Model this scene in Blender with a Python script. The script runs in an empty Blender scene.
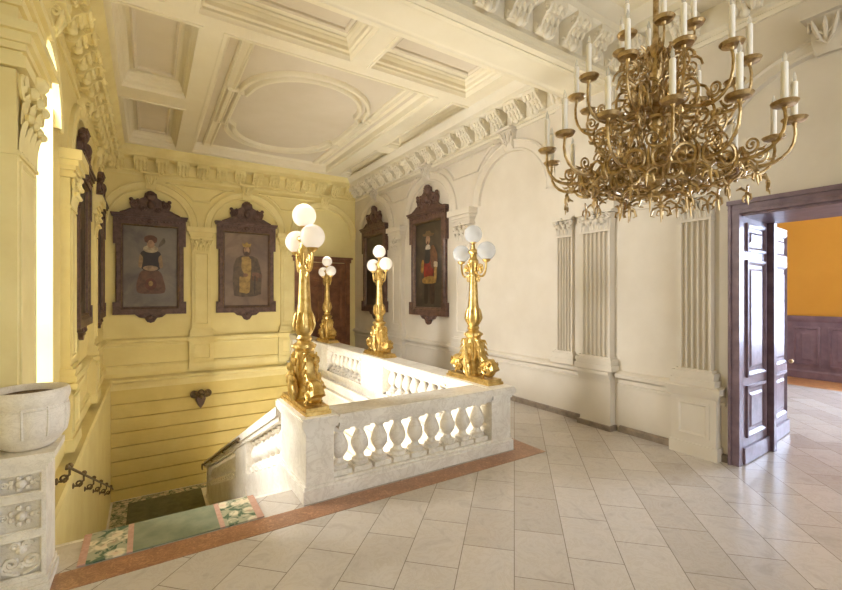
import bpy, math, random
from mathutils import Vector, Matrix
from mathutils.geometry import tessellate_polygon
random.seed(7)
PI = math.pi
S = bpy.context.scene
C = S.collection
def V(*a): return Vector(a)

# ------------------------------------------------------------------ materials
def lin(r, g, b):
    return tuple((c/255/12.92 if c/255 <= .04045 else ((c/255+.055)/1.055)**2.4) for c in (r, g, b)) + (1,)
def newmat(name):
    m = bpy.data.materials.new(name); m.use_nodes = True
    nt = m.node_tree
    return m, nt, nt.nodes['Principled BSDF']
def N(nt, typ, **kw):
    n = nt.nodes.new(typ)
    for k, v in kw.items():
        if k in n.inputs: n.inputs[k].default_value = v
        else: setattr(n, k, v)
    return n
def ramp(nt, stops):
    r = nt.nodes.new('ShaderNodeValToRGB'); e = r.color_ramp.elements
    while len(e) < len(stops): e.new(.5)
    for i, (p, c) in enumerate(stops): e[i].position = p; e[i].color = c
    return r
def coords(nt, scale=(1, 1, 1), rot=(0, 0, 0)):
    t = N(nt, 'ShaderNodeNewGeometry'); mp = N(nt, 'ShaderNodeMapping')
    mp.inputs['Scale'].default_value = scale; mp.inputs['Rotation'].default_value = rot
    nt.links.new(t.outputs['Position'], mp.inputs['Vector'])
    return mp
def plain(name, col, col2=None, rough=.6, metal=0, scale=3, bump=0, bscale=40, spec=.5, coat=0, contrast=(.35, .65)):
    m, nt, b = newmat(name)
    b.inputs['Roughness'].default_value = rough; b.inputs['Metallic'].default_value = metal
    b.inputs['Specular IOR Level'].default_value = spec; b.inputs['Coat Weight'].default_value = coat
    mp = coords(nt)
    n = N(nt, 'ShaderNodeTexNoise', Scale=scale, Detail=5.0, Roughness=.6)
    nt.links.new(mp.outputs[0], n.inputs['Vector'])
    r = ramp(nt, [(contrast[0], col2 or tuple(c*.9 for c in col[:3])+(1,)), (contrast[1], col)])
    nt.links.new(n.outputs['Fac'], r.inputs[0]); nt.links.new(r.outputs[0], b.inputs['Base Color'])
    if bump:
        n2 = N(nt, 'ShaderNodeTexNoise', Scale=bscale, Detail=4.0)
        nt.links.new(mp.outputs[0], n2.inputs['Vector'])
        bp = N(nt, 'ShaderNodeBump', Strength=bump, Distance=.01)
        nt.links.new(n2.outputs['Fac'], bp.inputs['Height']); nt.links.new(bp.outputs[0], b.inputs['Normal'])
    return m
M = {}
M['yellow'] = plain('yellow_paint', lin(234, 220, 158), lin(226, 210, 146), .55, scale=1.2, bump=.05)
M['siding'] = plain('ochre_boards', lin(224, 205, 132), lin(214, 194, 120), .55, scale=1.5, bump=.05)
M['creamtrim'] = plain('cream_moulding_paint', lin(230, 223, 206), lin(222, 214, 194), .55, scale=1.1, bump=.05)
M['cream'] = plain('cream_paint', lin(216, 208, 194), lin(207, 198, 182), .55, scale=1.1, bump=.05)
M['ceil'] = plain('ceiling_plaster', lin(236, 228, 205), lin(230, 221, 195), .7, scale=1.3, bump=.05)
M['panel'] = plain('ceiling_panel_plaster', lin(222, 212, 194), lin(214, 203, 182), .7, scale=.8, bump=.04)
M['plasteryellow'] = plain('yellow_plaster', lin(235, 222, 164), lin(226, 210, 148), .6, scale=2, bump=.06)
M['base'] = plain('grey_baseboard_stone', lin(148, 134, 118), lin(120, 106, 92), .35, scale=8)
M['gold'] = plain('gilded_bronze', lin(230, 204, 138), lin(192, 158, 88), .40, 1, scale=14, bump=.25, bscale=60)
M['bronze'] = plain('aged_brass', lin(216, 192, 148), lin(150, 122, 78), .32, 1, scale=18, bump=.2, bscale=90)
M['wood'] = plain('dark_carved_walnut', lin(108, 80, 70), lin(76, 54, 46), .45, scale=9, bump=.3, bscale=50)
M['doorwood'] = plain('brown_door_wood', lin(142, 96, 66), lin(112, 72, 48), .4, scale=5, bump=.1)
M['purple'] = plain('purple_brown_varnished_wood', lin(128, 106, 116), lin(100, 80, 90), .42, scale=6, bump=.05, coat=.12)
M['wains'] = plain('wainscot_wood', lin(128, 102, 110), lin(110, 86, 94), .4, scale=5)
M['orange'] = plain('orange_wallpaper', lin(212, 150, 44), lin(204, 142, 36), .6, scale=.7)
M['parquet'] = plain('oak_parquet', lin(196, 142, 88), lin(160, 106, 60), .3, scale=8)
M['candle'] = plain('candle_sleeve', lin(250, 248, 242), lin(244, 240, 232), .5)
M['iron'] = plain('wrought_iron', lin(62, 56, 48), lin(40, 36, 30), .45, .7, scale=20)
M['bark'] = plain('weathered_brown_metal', lin(128, 108, 76), lin(86, 66, 44), .5, .3, scale=25, bump=.3)
M['greenplain'] = plain('sage_carpet', lin(142, 145, 118), lin(120, 126, 100), .95, scale=5, bump=.5, bscale=200)
M['slip'] = plain('gilt_slip', lin(128, 104, 70), lin(98, 78, 52), .45, .3, scale=20)

def marble(name, base, vein, scale=2.2, rough=.35, amt=.5, width=.09, dirt=None):
    m, nt, b = newmat(name)
    b.inputs['Roughness'].default_value = rough
    mp = coords(nt)
    n = N(nt, 'ShaderNodeTexNoise', Scale=scale, Detail=8.0, Roughness=.6, Distortion=1.6)
    nt.links.new(mp.outputs[0], n.inputs['Vector'])
    r = ramp(nt, [(.5-width, base), (.5, tuple(base[i]*(1-amt)+vein[i]*amt for i in range(3))+(1,)), (.5+width, base)])
    nt.links.new(n.outputs['Fac'], r.inputs[0])
    n2 = N(nt, 'ShaderNodeTexNoise', Scale=scale*.45, Detail=3.0)
    nt.links.new(mp.outputs[0], n2.inputs['Vector'])
    r2 = ramp(nt, [(.35, (.86, .84, .82, 1)), (.65, (1, 1, 1, 1))])
    nt.links.new(n2.outputs['Fac'], r2.inputs[0])
    mx = N(nt, 'ShaderNodeMix', data_type='RGBA', blend_type='MULTIPLY'); mx.inputs[0].default_value = 1
    nt.links.new(r.outputs[0], mx.inputs[6]); nt.links.new(r2.outputs[0], mx.inputs[7])
    nt.links.new(mx.outputs[2], b.inputs['Base Color'])
    return m
M['marble'] = marble('white_marble', lin(242, 238, 230), lin(190, 180, 164), 5.5, .3, .3, .06)
M['pedstone'] = marble('carved_white_stone', lin(238, 231, 216), lin(180, 168, 144), 16, .6, .25, .05)
M['red'] = marble('red_brown_marble', lin(188, 142, 106), lin(128, 84, 58), 18, .3, .7, .14)

def floor_mat():
    m, nt, b = newmat('beige_marble_tiles')
    L = nt.links.new
    mp = coords(nt, rot=(0, 0, math.radians(-45)))
    br = N(nt, 'ShaderNodeTexBrick', Scale=1.0); br.offset = .5; br.squash = 1
    br.inputs['Color1'].default_value = lin(208, 201, 193); br.inputs['Color2'].default_value = lin(186, 177, 167)
    br.inputs['Mortar'].default_value = lin(146, 136, 126)
    br.inputs['Mortar Size'].default_value = .0035; br.inputs['Brick Width'].default_value = .62; br.inputs['Row Height'].default_value = .4
    br.inputs['Bias'].default_value = -.25
    L(mp.outputs[0], br.inputs['Vector'])
    n = N(nt, 'ShaderNodeTexNoise', Scale=4.5, Detail=10.0, Roughness=.72, Distortion=.7); L(mp.outputs[0], n.inputs['Vector'])
    r = ramp(nt, [(.36, (.84, .82, .8, 1)), (.5, (1, 1, 1, 1)), (.53, (.9, .87, .83, 1)), (.57, (1, .99, .98, 1))]); L(n.outputs['Fac'], r.inputs[0])
    mx = N(nt, 'ShaderNodeMix', data_type='RGBA', blend_type='MULTIPLY'); mx.inputs[0].default_value = .9
    L(br.outputs['Color'], mx.inputs[6]); L(r.outputs[0], mx.inputs[7])
    L(mx.outputs[2], b.inputs['Base Color'])
    b.inputs['Roughness'].default_value = .2; b.inputs['Specular IOR Level'].default_value = .5
    return m
M['floor'] = floor_mat()

def floral():
    m, nt, b = newmat('floral_carpet_border')
    L = nt.links.new; mp = coords(nt)
    v = N(nt, 'ShaderNodeTexVoronoi', Scale=7.5); L(mp.outputs[0], v.inputs['Vector'])
    n = N(nt, 'ShaderNodeTexNoise', Scale=12.0, Detail=3.0, Distortion=1.2); L(mp.outputs[0], n.inputs['Vector'])
    r = ramp(nt, [(.0, lin(196, 150, 128)), (.22, lin(206, 190, 160)), (.42, lin(214, 204, 172)), (.55, lin(76, 98, 72)), (1, lin(92, 114, 86))])
    L(v.outputs['Distance'], r.inputs[0])
    r2 = ramp(nt, [(.42, lin(86, 104, 76)), (.52, lin(222, 210, 180))]); L(n.outputs['Fac'], r2.inputs[0])
    mx = N(nt, 'ShaderNodeMix', data_type='RGBA'); mx.inputs[0].default_value = .45
    L(r.outputs[0], mx.inputs[6]); L(r2.outputs[0], mx.inputs[7]); L(mx.outputs[2], b.inputs['Base Color'])
    b.inputs['Roughness'].default_value = .95
    return m
M['floral'] = floral()
M['pink'] = plain('rose_carpet_stripe', lin(198, 160, 140), lin(184, 144, 124), .95, scale=30)

def glassmat(name, tint, rough, trans, emit=0):
    m, nt, b = newmat(name)
    b.inputs['Base Color'].default_value = tint; b.inputs['Roughness'].default_value = rough
    L = nt.links.new
    t = N(nt, 'ShaderNodeBsdfTransparent'); tl = N(nt, 'ShaderNodeBsdfTranslucent'); tl.inputs[0].default_value = tint
    a = N(nt, 'ShaderNodeMixShader'); a.inputs[0].default_value = .45
    L(b.outputs[0], a.inputs[1]); L(tl.outputs[0], a.inputs[2])
    mx = N(nt, 'ShaderNodeMixShader'); mx.inputs[0].default_value = trans
    L(a.outputs[0], mx.inputs[1]); L(t.outputs[0], mx.inputs[2])
    L(mx.outputs[0], nt.nodes['Material Output'].inputs['Surface'])
    if emit:
        b.inputs['Emission Color'].default_value = (1, .93, .86, 1); b.inputs['Emission Strength'].default_value = emit
    return m
M['opal'] = glassmat('opal_glass', lin(250, 246, 240), .15, 0, .14)
M['etched'] = glassmat('etched_clear_glass', lin(226, 230, 236), .08, .38)
M['bulb'] = glassmat('clear_bulb_glass', lin(240, 238, 230), .05, .45)
M['pane'] = glassmat('window_pane', lin(240, 245, 250), .02, .93)

def canvas(name, c1, c2, c3):
    m, nt, b = newmat(name); L = nt.links.new; mp = coords(nt)
    n = N(nt, 'ShaderNodeTexNoise', Scale=1.7, Detail=6.0, Roughness=.6, Distortion=.6); L(mp.outputs[0], n.inputs['Vector'])
    r = ramp(nt, [(.3, c1), (.52, c2), (.75, c3)]); L(n.outputs['Fac'], r.inputs[0]); L(r.outputs[0], b.inputs['Base Color'])
    b.inputs['Roughness'].default_value = .4
    return m
M['canvas_grey'] = canvas('canvas_grey_brown', lin(84, 76, 70), lin(112, 102, 92), lin(132, 122, 108))
M['canvas_warm'] = canvas('canvas_warm_brown', lin(98, 80, 66), lin(122, 100, 82), lin(138, 118, 98))
M['canvas_dark'] = canvas('canvas_dark_brown', lin(46, 38, 32), lin(66, 56, 46), lin(96, 80, 60))
PAINT = {}
def pm(r, g, b):
    k = (r, g, b)
    if k not in PAINT: PAINT[k] = plain('oil_paint_%d_%d_%d' % k, lin(int(r*.84), int(g*.82), int(b*.8)), lin(int(r*.6), int(g*.57), int(b*.54)), .45, scale=9)
    return PAINT[k]

# ------------------------------------------------------------------ mesh builder
class MB:
    def __init__(s, m=None): s.v = []; s.f = []; s.mi = []; s.M = m or Matrix(); s.mat = 0
    def add(s, vs, fs):
        o = len(s.v); s.v += [s.M @ Vector(p) for p in vs]
        s.f += [tuple(o+i for i in f) for f in fs]; s.mi += [s.mat]*len(fs); return s
    def box(s, x0, x1, y0, y1, z0, z1):
        return s.add([(x0,y0,z0),(x1,y0,z0),(x1,y1,z0),(x0,y1,z0),(x0,y0,z1),(x1,y0,z1),(x1,y1,z1),(x0,y1,z1)],
            [(3,2,1,0),(4,5,6,7),(0,1,5,4),(1,2,6,5),(2,3,7,6),(3,0,4,7)])
    def slab(s, profile, a, b):
        """extrude a closed (u,w) profile between frames a and b; each frame = function(u,w)->point"""
        n = len(profile)
        vs = [a(*p) for p in profile] + [b(*p) for p in profile]
        fs = [(i, (i+1) % n, n+(i+1) % n, n+i) for i in range(n)]
        tri = tessellate_polygon([[Vector((p[0], p[1], 0)) for p in profile]])
        fs += [tuple(t) for t in tri] + [tuple(n+i for i in reversed(t)) for t in tri]
        return s.add(vs, fs)
    def run(s, prof, p0, p1, out):
        """sweep an open (outward, z) profile along a straight wall from p0 to p1"""
        n = len(prof); vs = []
        for p in (p0, p1): vs += [(p[0]+out[0]*d, p[1]+out[1]*d, z) for d, z in prof]
        fs = [(i, i+1, n+i+1, n+i) for i in range(n-1)]
        fs += [tuple(range(n)), tuple(range(2*n-1, n-1, -1))]
        return s.add(vs, fs)
    def loft(s, rings, closed=True, cap=False):
        n = len(rings[0]); vs = [p for r in rings for p in r]; fs = []
        for k in range(len(rings)-1):
            for i in range(n if closed else n-1):
                j = (i+1) % n; fs.append((k*n+i, k*n+j, (k+1)*n+j, (k+1)*n+i))
        if cap: fs += [tuple(reversed(range(n))), tuple((len(rings)-1)*n+i for i in range(n))]
        return s.add(vs, fs)
    def lathe(s, prof, c=(0, 0, 0), seg=20, cap=True, sx=1, sy=1):
        rings = [[(c[0]+r*sx*math.cos(2*PI*i/seg), c[1]+r*sy*math.sin(2*PI*i/seg), c[2]+z) for i in range(seg)] for r, z in prof]
        return s.loft(rings, True, cap)
    def tube(s, pts, r, seg=6, closed=False, flat=1):
        pts = [Vector(p) for p in pts]; n = len(pts); rs = r if isinstance(r, (list, tuple)) else [r]*n
        rings = []; up = None
        for i, p in enumerate(pts):
            a = pts[i-1] if (i or closed) else p; b = pts[(i+1) % n] if (i < n-1 or closed) else p
            t = (b-a).normalized() if (b-a).length > 1e-9 else Vector((0, 0, 1))
            if up is None:
                up = t.cross(Vector((0, 0, 1)))
                if up.length < .05: up = t.cross(Vector((0, 1, 0)))
                up.normalize()
            up = (up - t*up.dot(t)); up.normalize(); w = t.cross(up)
            rings.append([tuple(p + (up*math.cos(2*PI*k/seg)*flat + w*math.sin(2*PI*k/seg))*rs[i]) for k in range(seg)])
        if closed: rings.append(rings[0])
        return s.loft(rings, True, not closed)
    def ball(s, c, r, seg=12, rings=8, sc=(1, 1, 1)):
        pr = [(r*math.sin(PI*i/rings), -r*math.cos(PI*i/rings)) for i in range(rings+1)]
        pr[0] = (r*.02, -r); pr[-1] = (r*.02, r)
        rr = [[(c[0]+q*sc[0]*math.cos(2*PI*i/seg), c[1]+q*sc[1]*math.sin(2*PI*i/seg), c[2]+z*sc[2]) for i in range(seg)] for q, z in pr]
        return s.loft(rr, True, True)
    def rectframe(s, x0, x1, z0, z1, prof, mp, fill=True):
        """mitred moulding inside a rectangle; prof = [(inset, out)], mp(x,z,out)->point"""
        rings = []
        for d, o in prof: rings.append([mp(x0+d, z0+d, o), mp(x1-d, z0+d, o), mp(x1-d, z1-d, o), mp(x0+d, z1-d, o)])
        s.loft(rings)
        if fill: s.add(rings[-1], [(0, 1, 2, 3)])
        return s
    def band(s, path, nrm, prof, mp, closed=True):
        """profile [(offset along in-plane normal, out)] swept along a planar path"""
        rings = [[mp(p[0]+n[0]*d, p[1]+n[1]*d, o) for d, o in prof] for p, n in zip(path, nrm)]
        if closed: rings.append(rings[0])
        return s.loft(rings, False, False)
    def poly(s, pts, d, mp):
        """flat polygon of (x,z) given depth from out=0 to out=d"""
        return s.slab(pts, lambda u, w: mp(u, w, 0), lambda u, w: mp(u, w, d))
    def build(s, name, mat, parent=None, ang=35, flat=False):
        me = bpy.data.meshes.new(name)
        off = wloc(parent) if parent else Vector()
        me.from_pydata([tuple(p-off) for p in s.v], [], s.f)
        for m in (mat if isinstance(mat, (list, tuple)) else [mat]): me.materials.append(m)
        me.polygons.foreach_set('material_index', s.mi)
        import bmesh
        bm = bmesh.new(); bm.from_mesh(me); bmesh.ops.recalc_face_normals(bm, faces=bm.faces); bm.to_mesh(me); bm.free()
        if not flat:
            me.shade_smooth(); me.set_sharp_from_angle(angle=math.radians(ang))
        o = bpy.data.objects.new(name, me); C.objects.link(o)
        if parent: o.parent = parent
        return o
def wloc(o):
    p = Vector()
    while o: p += o.location; o = o.parent
    return p
def thing(name, label, cat, loc=(0, 0, 0), group=None):
    o = bpy.data.objects.new(name, None); C.objects.link(o); o.location = loc
    o['label'] = label; o['category'] = cat
    if group: o['group'] = group
    return o
def tag(o, label, cat, group=None):
    o['label'] = label; o['category'] = cat
    if group: o['group'] = group
    return o
def struct(name, label=None, cat=None, loc=(0, 0, 0)):
    o = bpy.data.objects.new(name, None); C.objects.link(o); o.location = loc; o['kind'] = 'structure'
    if label: o['label'] = label; o['category'] = cat
    return o
def st(o, label=None, cat=None):
    o['kind'] = 'structure'
    if label: o['label'] = label; o['category'] = cat
    return o
def inst(o, parent, loc=(0, 0, 0), rz=0, scale=None):
    c = o.copy(); C.objects.link(c); c.parent = parent; c.location = loc; c.rotation_euler = (0, 0, rz)
    if scale: c.scale = scale
    return c
def copy_tree(o, parent=None):
    c = o.copy(); C.objects.link(c); c.parent = parent
    for ch in list(o.children): copy_tree(ch, c)
    return c
def spiral(r0, r1, turns, a0=0, n=24):
    """flat spiral points (u,w) from outer radius r0 to r1"""
    return [((r0+(r1-r0)*i/n)*math.cos(a0+2*PI*turns*i/n), (r0+(r1-r0)*i/n)*math.sin(a0+2*PI*turns*i/n)) for i in range(n+1)]
def bez(pts, n=16):
    out = []
    for i in range(n+1):
        t = i/n; q = [Vector(p) for p in pts]
        while len(q) > 1: q = [q[k]*(1-t)+q[k+1]*t for k in range(len(q)-1)]
        out.append(q[0])
    return out
def TR(x, y, z, deg=0): return Matrix.Translation((x, y, z)) @ Matrix.Rotation(math.radians(deg), 4, 'Z')
def arc(cx, cz, r, a0, a1, n): return [(cx+r*math.cos(a0+(a1-a0)*i/n), cz+r*math.sin(a0+(a1-a0)*i/n)) for i in range(n+1)]

# ------------------------------------------------------------------ dimensions (metres; camera eye at 2.0 above the landing)
XL, XR, YB, ZC = -.94, 5.84, 13.21, 5.75
HL = -3.2           # half landing level
YE, YS = 4.4, 11.4  # landing edge, foot of the flight
WX = 3.65           # gallery edge of the stair well
SLOPE = HL/7.7

# ------------------------------------------------------------------ floor
f = MB()
f.box(XL, XR+.9, -4, 3.98, -.4, 0)
f.box(XL, 1.27, 3.98, YE, -.4, 0); f.box(1.27, XR, 3.98, YE, -.4, 0)
f.box(WX, XR, YE, YB, -.4, 0)
f.box(XR+.9, 12.1, -4, 6, -.4, 0)
st(f.build('floor', M['floor'], flat=True))
pf = MB(); pf.box(12.1, 13.3, -4, 6, -.4, .001); st(pf.build('floor_parquet', M['parquet'], flat=True))
t1 = MB(); t1.slab([(-.56, 3.72), (4.27, 3.72), (4.27, 9.0), (4.0, 9.0), (4.0, 3.97), (-.56, 3.97)], lambda u, w: (u, w, .0005), lambda u, w: (u, w, .004))
st(t1.build('trim_1', M['red'], flat=True), 'red-brown marble border strip in the floor around the balustrade', 'floor border')

# ------------------------------------------------------------------ walls
def rustic(z0, z1, pitch=.36, groove=.034):
    p = [(0, z1)]; z = z1
    while z > z0+.01:
        b = max(z-pitch, z0)
        p += [(.03, z), (.03, b+groove*1.2), (-.02, b+groove*1.0), (-.02, b+groove*.2)]; z = b
    p += [(0, z0)]
    return p
# back wall
wb = MB(); wb.box(XL-.2, XR+.2, YB, YB+.3, -.5, 6.1); wb.box(XL-.2, XR+.2, YB+.03, YB+.3, -6.3, -.5); wb_o = st(wb.build('wall_back', M['yellow'], flat=True))
sb = MB(); sb.run(rustic(-6.2, -.42), (XL, YB), (WX, YB), (0, -1)); sb.build('board_panel', M['siding'], wb_o, flat=True)
def string_prof(): return [(0, -.42), (.03, -.42), (.04, -.36), (.03, -.33), (.03, -.24), (.07, -.225), (.12, -.2), (.12, -.15), (.08, -.12), (0, -.1)]
s1 = MB(); s1.run(string_prof(), (XL, YB), (WX, YB), (0, -1)); s1.build('string_course', M['plasteryellow'], wb_o)
def skirt(): return [(0, .0), (.05, .0), (.05, .15), (.03, .155), (.035, .19), (.012, .21), (0, .22)]
def dado(): return [(0, .66), (.025, .66), (.03, .7), (.012, .71), (.012, .76), (.05, .785), (.09, .8), (.095, .85), (.05, .885), (0, .89)]
s1 = MB(); s1.run(skirt(), (XL, YB), (3.7, YB), (0, -1)); s1.run(dado(), (XL, YB), (3.7, YB), (0, -1)); s1.build('dado_moulding', M['plasteryellow'], wb_o)
# dentils under the string course
dn = MB()
for i in range(20): dn.box(XL+.16+i*.065, XL+.2+i*.065, YB-.055, YB-.03, -.32, -.26)
dn.build('dentil_strip', M['plasteryellow'], wb_o, flat=True)

def holed_wall(outer, hole, mp, depth):
    """wall slab with one opening: both faces and the reveal; mp(u,w,out)"""
    b = MB(); pts = outer+hole
    tri = tessellate_polygon([[Vector((p[0], p[1], 0)) for p in outer], [Vector((p[0], p[1], 0)) for p in hole]])
    for d in (0, depth): b.add([mp(u, w, d) for u, w in pts], [tuple(t) for t in tri])
    for loop in (outer, hole):
        b.loft([[mp(u, w, 0) for u, w in loop], [mp(u, w, depth) for u, w in loop]])
    return b
# left wall with its arched window
WY, WHW, WSP, WSILL = 5.9, .64, 4.2, .9
hole = [(WY-WHW, WSILL), (WY+WHW, WSILL)] + arc(WY, WSP, WHW, 0, PI, 20)
wl = holed_wall([(-4, -6.3), (YB+.2, -6.3), (YB+.2, 6.1), (-4, 6.1)], hole, lambda u, w, d: (XL-d, u, w), .5)
wl_o = st(wl.build('wall_left', M['yellow'], ang=20))
lw = MB(); lw.run([(0, -6.2), (.15, -6.2), (.15, -.26), (.19, -.22), (.19, -.17), (.16, -.14), (0, -.14)], (XL, 4.3), (XL, YB), (1, 0)); lw.build('lower_panelling', M['plasteryellow'], wl_o)
lw = MB(); lw.run(skirt(), (XL, 4.3), (XL, YB), (1, 0)); lw.run(dado(), (XL, 4.3), (XL, YB), (1, 0)); lw.build('dado_moulding', M['plasteryellow'], wl_o)
# right wall with the doorway
DY0, DY1, DZ = .55, 2.26, 2.95
wr = holed_wall([(-4, -.4), (YB+.2, -.4), (YB+.2, 6.1), (-4, 6.1)], [(DY0, -.38), (DY1, -.38), (DY1, DZ), (DY0, DZ)], lambda u, w, d: (XR+d, u, w), .9)
wr_o = st(wr.build('wall_right', M['cream'], flat=True))
for a, b in ((2.33, 3.72), (4.36, YB)):
    d = MB(); d.run(dado(), (XR, a), (XR, b), (-1, 0)); d.build('dado_moulding', M['cream'], wr_o)
d = MB(); d.run(dado(), (XR, -4), (XR, .5), (-1, 0)); d.build('dado_moulding', M['cream'], wr_o)
for k, (a, b) in enumerate(((-4, .5), (2.3, 3.69), (4.36, YB))):
    d = MB(); d.run([(0, 0), (.045, 0), (.045, .07), (.03, .085), (0, .09)], (XR, a), (XR, b), (-1, 0)); st(d.build('baseboard_right' + ('' if k == 0 else '.%03d' % k), M['base']))
d = MB(); d.run([(0, 0), (.03, 0), (.03, .2), (.01, .22), (0, .22)], (5.75, YB), (XR, YB), (0, -1)); st(d.build('baseboard_back', M['plasteryellow']))
d = MB(); d.box(XR-.17, XR, 3.74, 4.31, 0, .075); st(d.build('baseboard_pier', M['base'], flat=True))
# faint plaster line at capital height
d = MB(); d.run([(0, 3.2), (.02, 3.2), (.025, 3.25), (0, 3.27)], (XR, 2.3), (XR, 3.69), (-1, 0)); d.build('plaster_line', M['cream'], wr_o)
# rear wall of the landing with windows onto the street (behind the viewer)
wf = MB()
xs = [XL-.2, .2, 1.5, 2.0, 3.3, 3.8, 5.1, XR+.9]
for i in range(7):
    if i % 2 == 0: wf.box(xs[i], xs[i+1], -4.4, -4, -.4, 6.1)
    else: wf.box(xs[i], xs[i+1], -4.4, -4, -.4, .8); wf.box(xs[i], xs[i+1], -4.4, -4, 4.6, 6.1)
st(wf.build('wall_front', M['cream'], flat=True))
# gallery side of the well
wg = MB(); wg.run(rustic(-6.2, -.3), (WX, YE), (WX, YB), (-1, 0)); wg.box(WX+.03, WX+.3, YE, YB, -6.3, -.4)
wg_o = st(wg.build('wall_well', M['marble'], flat=True))
s1 = MB(); s1.run([(0, -.3), (.06, -.3), (.08, -.24), (.05, -.2), (.05, -.06), (.09, -.03), (.09, 0), (0, 0)], (WX, YE), (WX, YB), (-1, 0)); s1.build('string_course', M['marble'], wg_o)
wq = MB(); wq.box(XL, WX, YE-.3, YE, -6.3, -.4); st(wq.build('wall_under_landing', M['marble'], flat=True))
lf = MB(); lf.box(XL, WX, YE, YB, -6.6, -6.3); st(lf.build('floor_lower', M['floor'], flat=True))

# next room
nr = MB(); nr.box(13.3, 13.5, -4, 6, -.4, 5.0); nr_o = st(holed_wall([(-4, -.4), (6, -.4), (6, 5.), (-4, 5.)], [(-2.2, .7), (1.9, .7), (1.9, 4.2), (-2.2, 4.2)], lambda u, w, d: (13.3+d, u, w), .3).build('wall_orange', M['orange'], flat=True))
w_ = MB()
for a, b in ((-4, -2.2), (1.9, 6)):
    w_.run([(0, 0), (.05, 0), (.05, .16), (.02, .2), (.02, 1.36), (.05, 1.4), (.07, 1.47), (.07, 1.5), (0, 1.5)], (13.3, a), (13.3, b), (-1, 0))
w_o = w_.build('wainscot', M['wains'], nr_o)
y = 2.0
while y < 5.7:
    w_ = MB(); w_.rectframe(y+.08, y+.58, .3, 1.24, [(0, 0), (.0, .03), (.04, .045), (.06, .006), (.12, .006), (.17, .03)], lambda u, w, o: (13.3-.02-o, u, w)); w_.build('wainscot_panel', M['wains'], nr_o); y += .64
ns = MB(); ns.box(XR+.9, 13.5, 6, 6.2, -.4, 5.); st(ns.build('wall_side', M['cream'], flat=True))
ns = MB(); ns.box(XR+.9, 13.5, -4.2, -4, -.4, 5.); st(ns.build('wall_end', M['cream'], flat=True))
nc = MB(); nc.box(XR+.9, 13.5, -4.2, 6.2, 5, 5.2); st(nc.build('ceiling_side_room', M['ceil'], flat=True))

# ------------------------------------------------------------------ windows
def window(name, u0, u1, z0, z1, mp, mullions, rails, label, arch=None):
    r = struct(name, label, 'window')
    b = MB(); t = .05
    def bar(a, c, e, g): b.slab([(a, e), (c, e), (c, g), (a, g)], lambda u, w: mp(u, w, -.03), lambda u, w: mp(u, w, .03))
    bar(u0, u0+t, z0, z1); bar(u1-t, u1, z0, z1); bar(u0, u1, z0, z0+t); bar(u0, u1, z1-t, z1)
    for k in range(1, mullions+1): c = u0+(u1-u0)*k/(mullions+1); bar(c-.02, c+.02, z0, z1)
    for k in range(1, rails+1): c = z0+(z1-z0)*k/(rails+1); bar(u0, u1, c-.02, c+.02)
    if arch:
        cx, R = (u0+u1)/2, (u1-u0)/2
        b.band(arc(cx, z1, R-.03, 0, PI, 16), [(math.cos(PI*i/16), math.sin(PI*i/16)) for i in range(17)], [(-.03, -.03), (.03, -.03), (.03, .03), (-.03, .03), (-.03, -.03)], mp, False)
        bar(cx-.02, cx+.02, z1, z1+R-.05)
    b.build('window_frame', M['cream'], r, flat=True)
    pts = [(u0, z0), (u1, z0), (u1, z1), (u0, z1)] if not arch else [(u0, z0), (u1, z0)]+arc((u0+u1)/2, z1, (u1-u0)/2, 0, PI, 16)
    p = MB(); p.slab(pts, lambda u, w: mp(u, w, -.003), lambda u, w: mp(u, w, .003)); p.build('glass_pane', M['pane'], r, flat=True)
    return r
window('window_1', WY-WHW, WY+WHW, WSILL, WSP, lambda u, w, d: (XL-.42+d, u, w), 1, 3, 'tall arched window with bright daylight in the yellow side wall', True)
for i, (a, b) in enumerate(((.2, 1.5), (2.0, 3.3), (3.8, 5.1))):
    window('window_%d' % (i+2), a, b, .8, 4.6, lambda u, w, d: (u, -4.2+d, w), 1, 3, None)
window('window_5', -2.2, 1.9, .7, 4.2, lambda u, w, d: (13.45+d, u, w), 3, 2, None)
for k in (2, 3, 4, 5): pass

# ------------------------------------------------------------------ ceiling
ce = MB()
ce.box(XL-.2, XR+.9, -4.4, YB+.3, 6.02, 6.25)
def rib(x0, x1, y0, y1, z0=ZC, z1=6.04): ce.box(x0, x1, y0, y1, z0, z1)
rib(XL, -.42, 4.3, YB); rib(5.5, XR, 4.3, YB); rib(-.42, 5.5, 12.6, YB)      # border
rib(-.42, 5.5, 6.37, 6.67)                                                   # beam between panel and narrow row
rib(.62, .95, 6.67, 12.6); rib(4.62, 5.0, 6.67, 12.6)                       # long ribs
rib(-.42, .62, 9.3, 9.85); rib(5.0, 5.5, 9.55, 9.95)
rib(.2, .55, 4.3, 6.37); rib(2.75, 3.07, 4.3, 6.37); rib(5.1, 5.5, 4.3, 6.37)
rib(XL, -.2, -4, 3.8); rib(4.9, XR, -4, 3.8); rib(-.2, 4.9, 3.2, 3.8); rib(-.2, 4.9, -4, -3.4); rib(-.2, 4.9, -.1, .25)
ce_o = st(ce.build('ceiling', M['ceil'], flat=True))
up = lambda x, y, o: (x, y, o)
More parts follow.
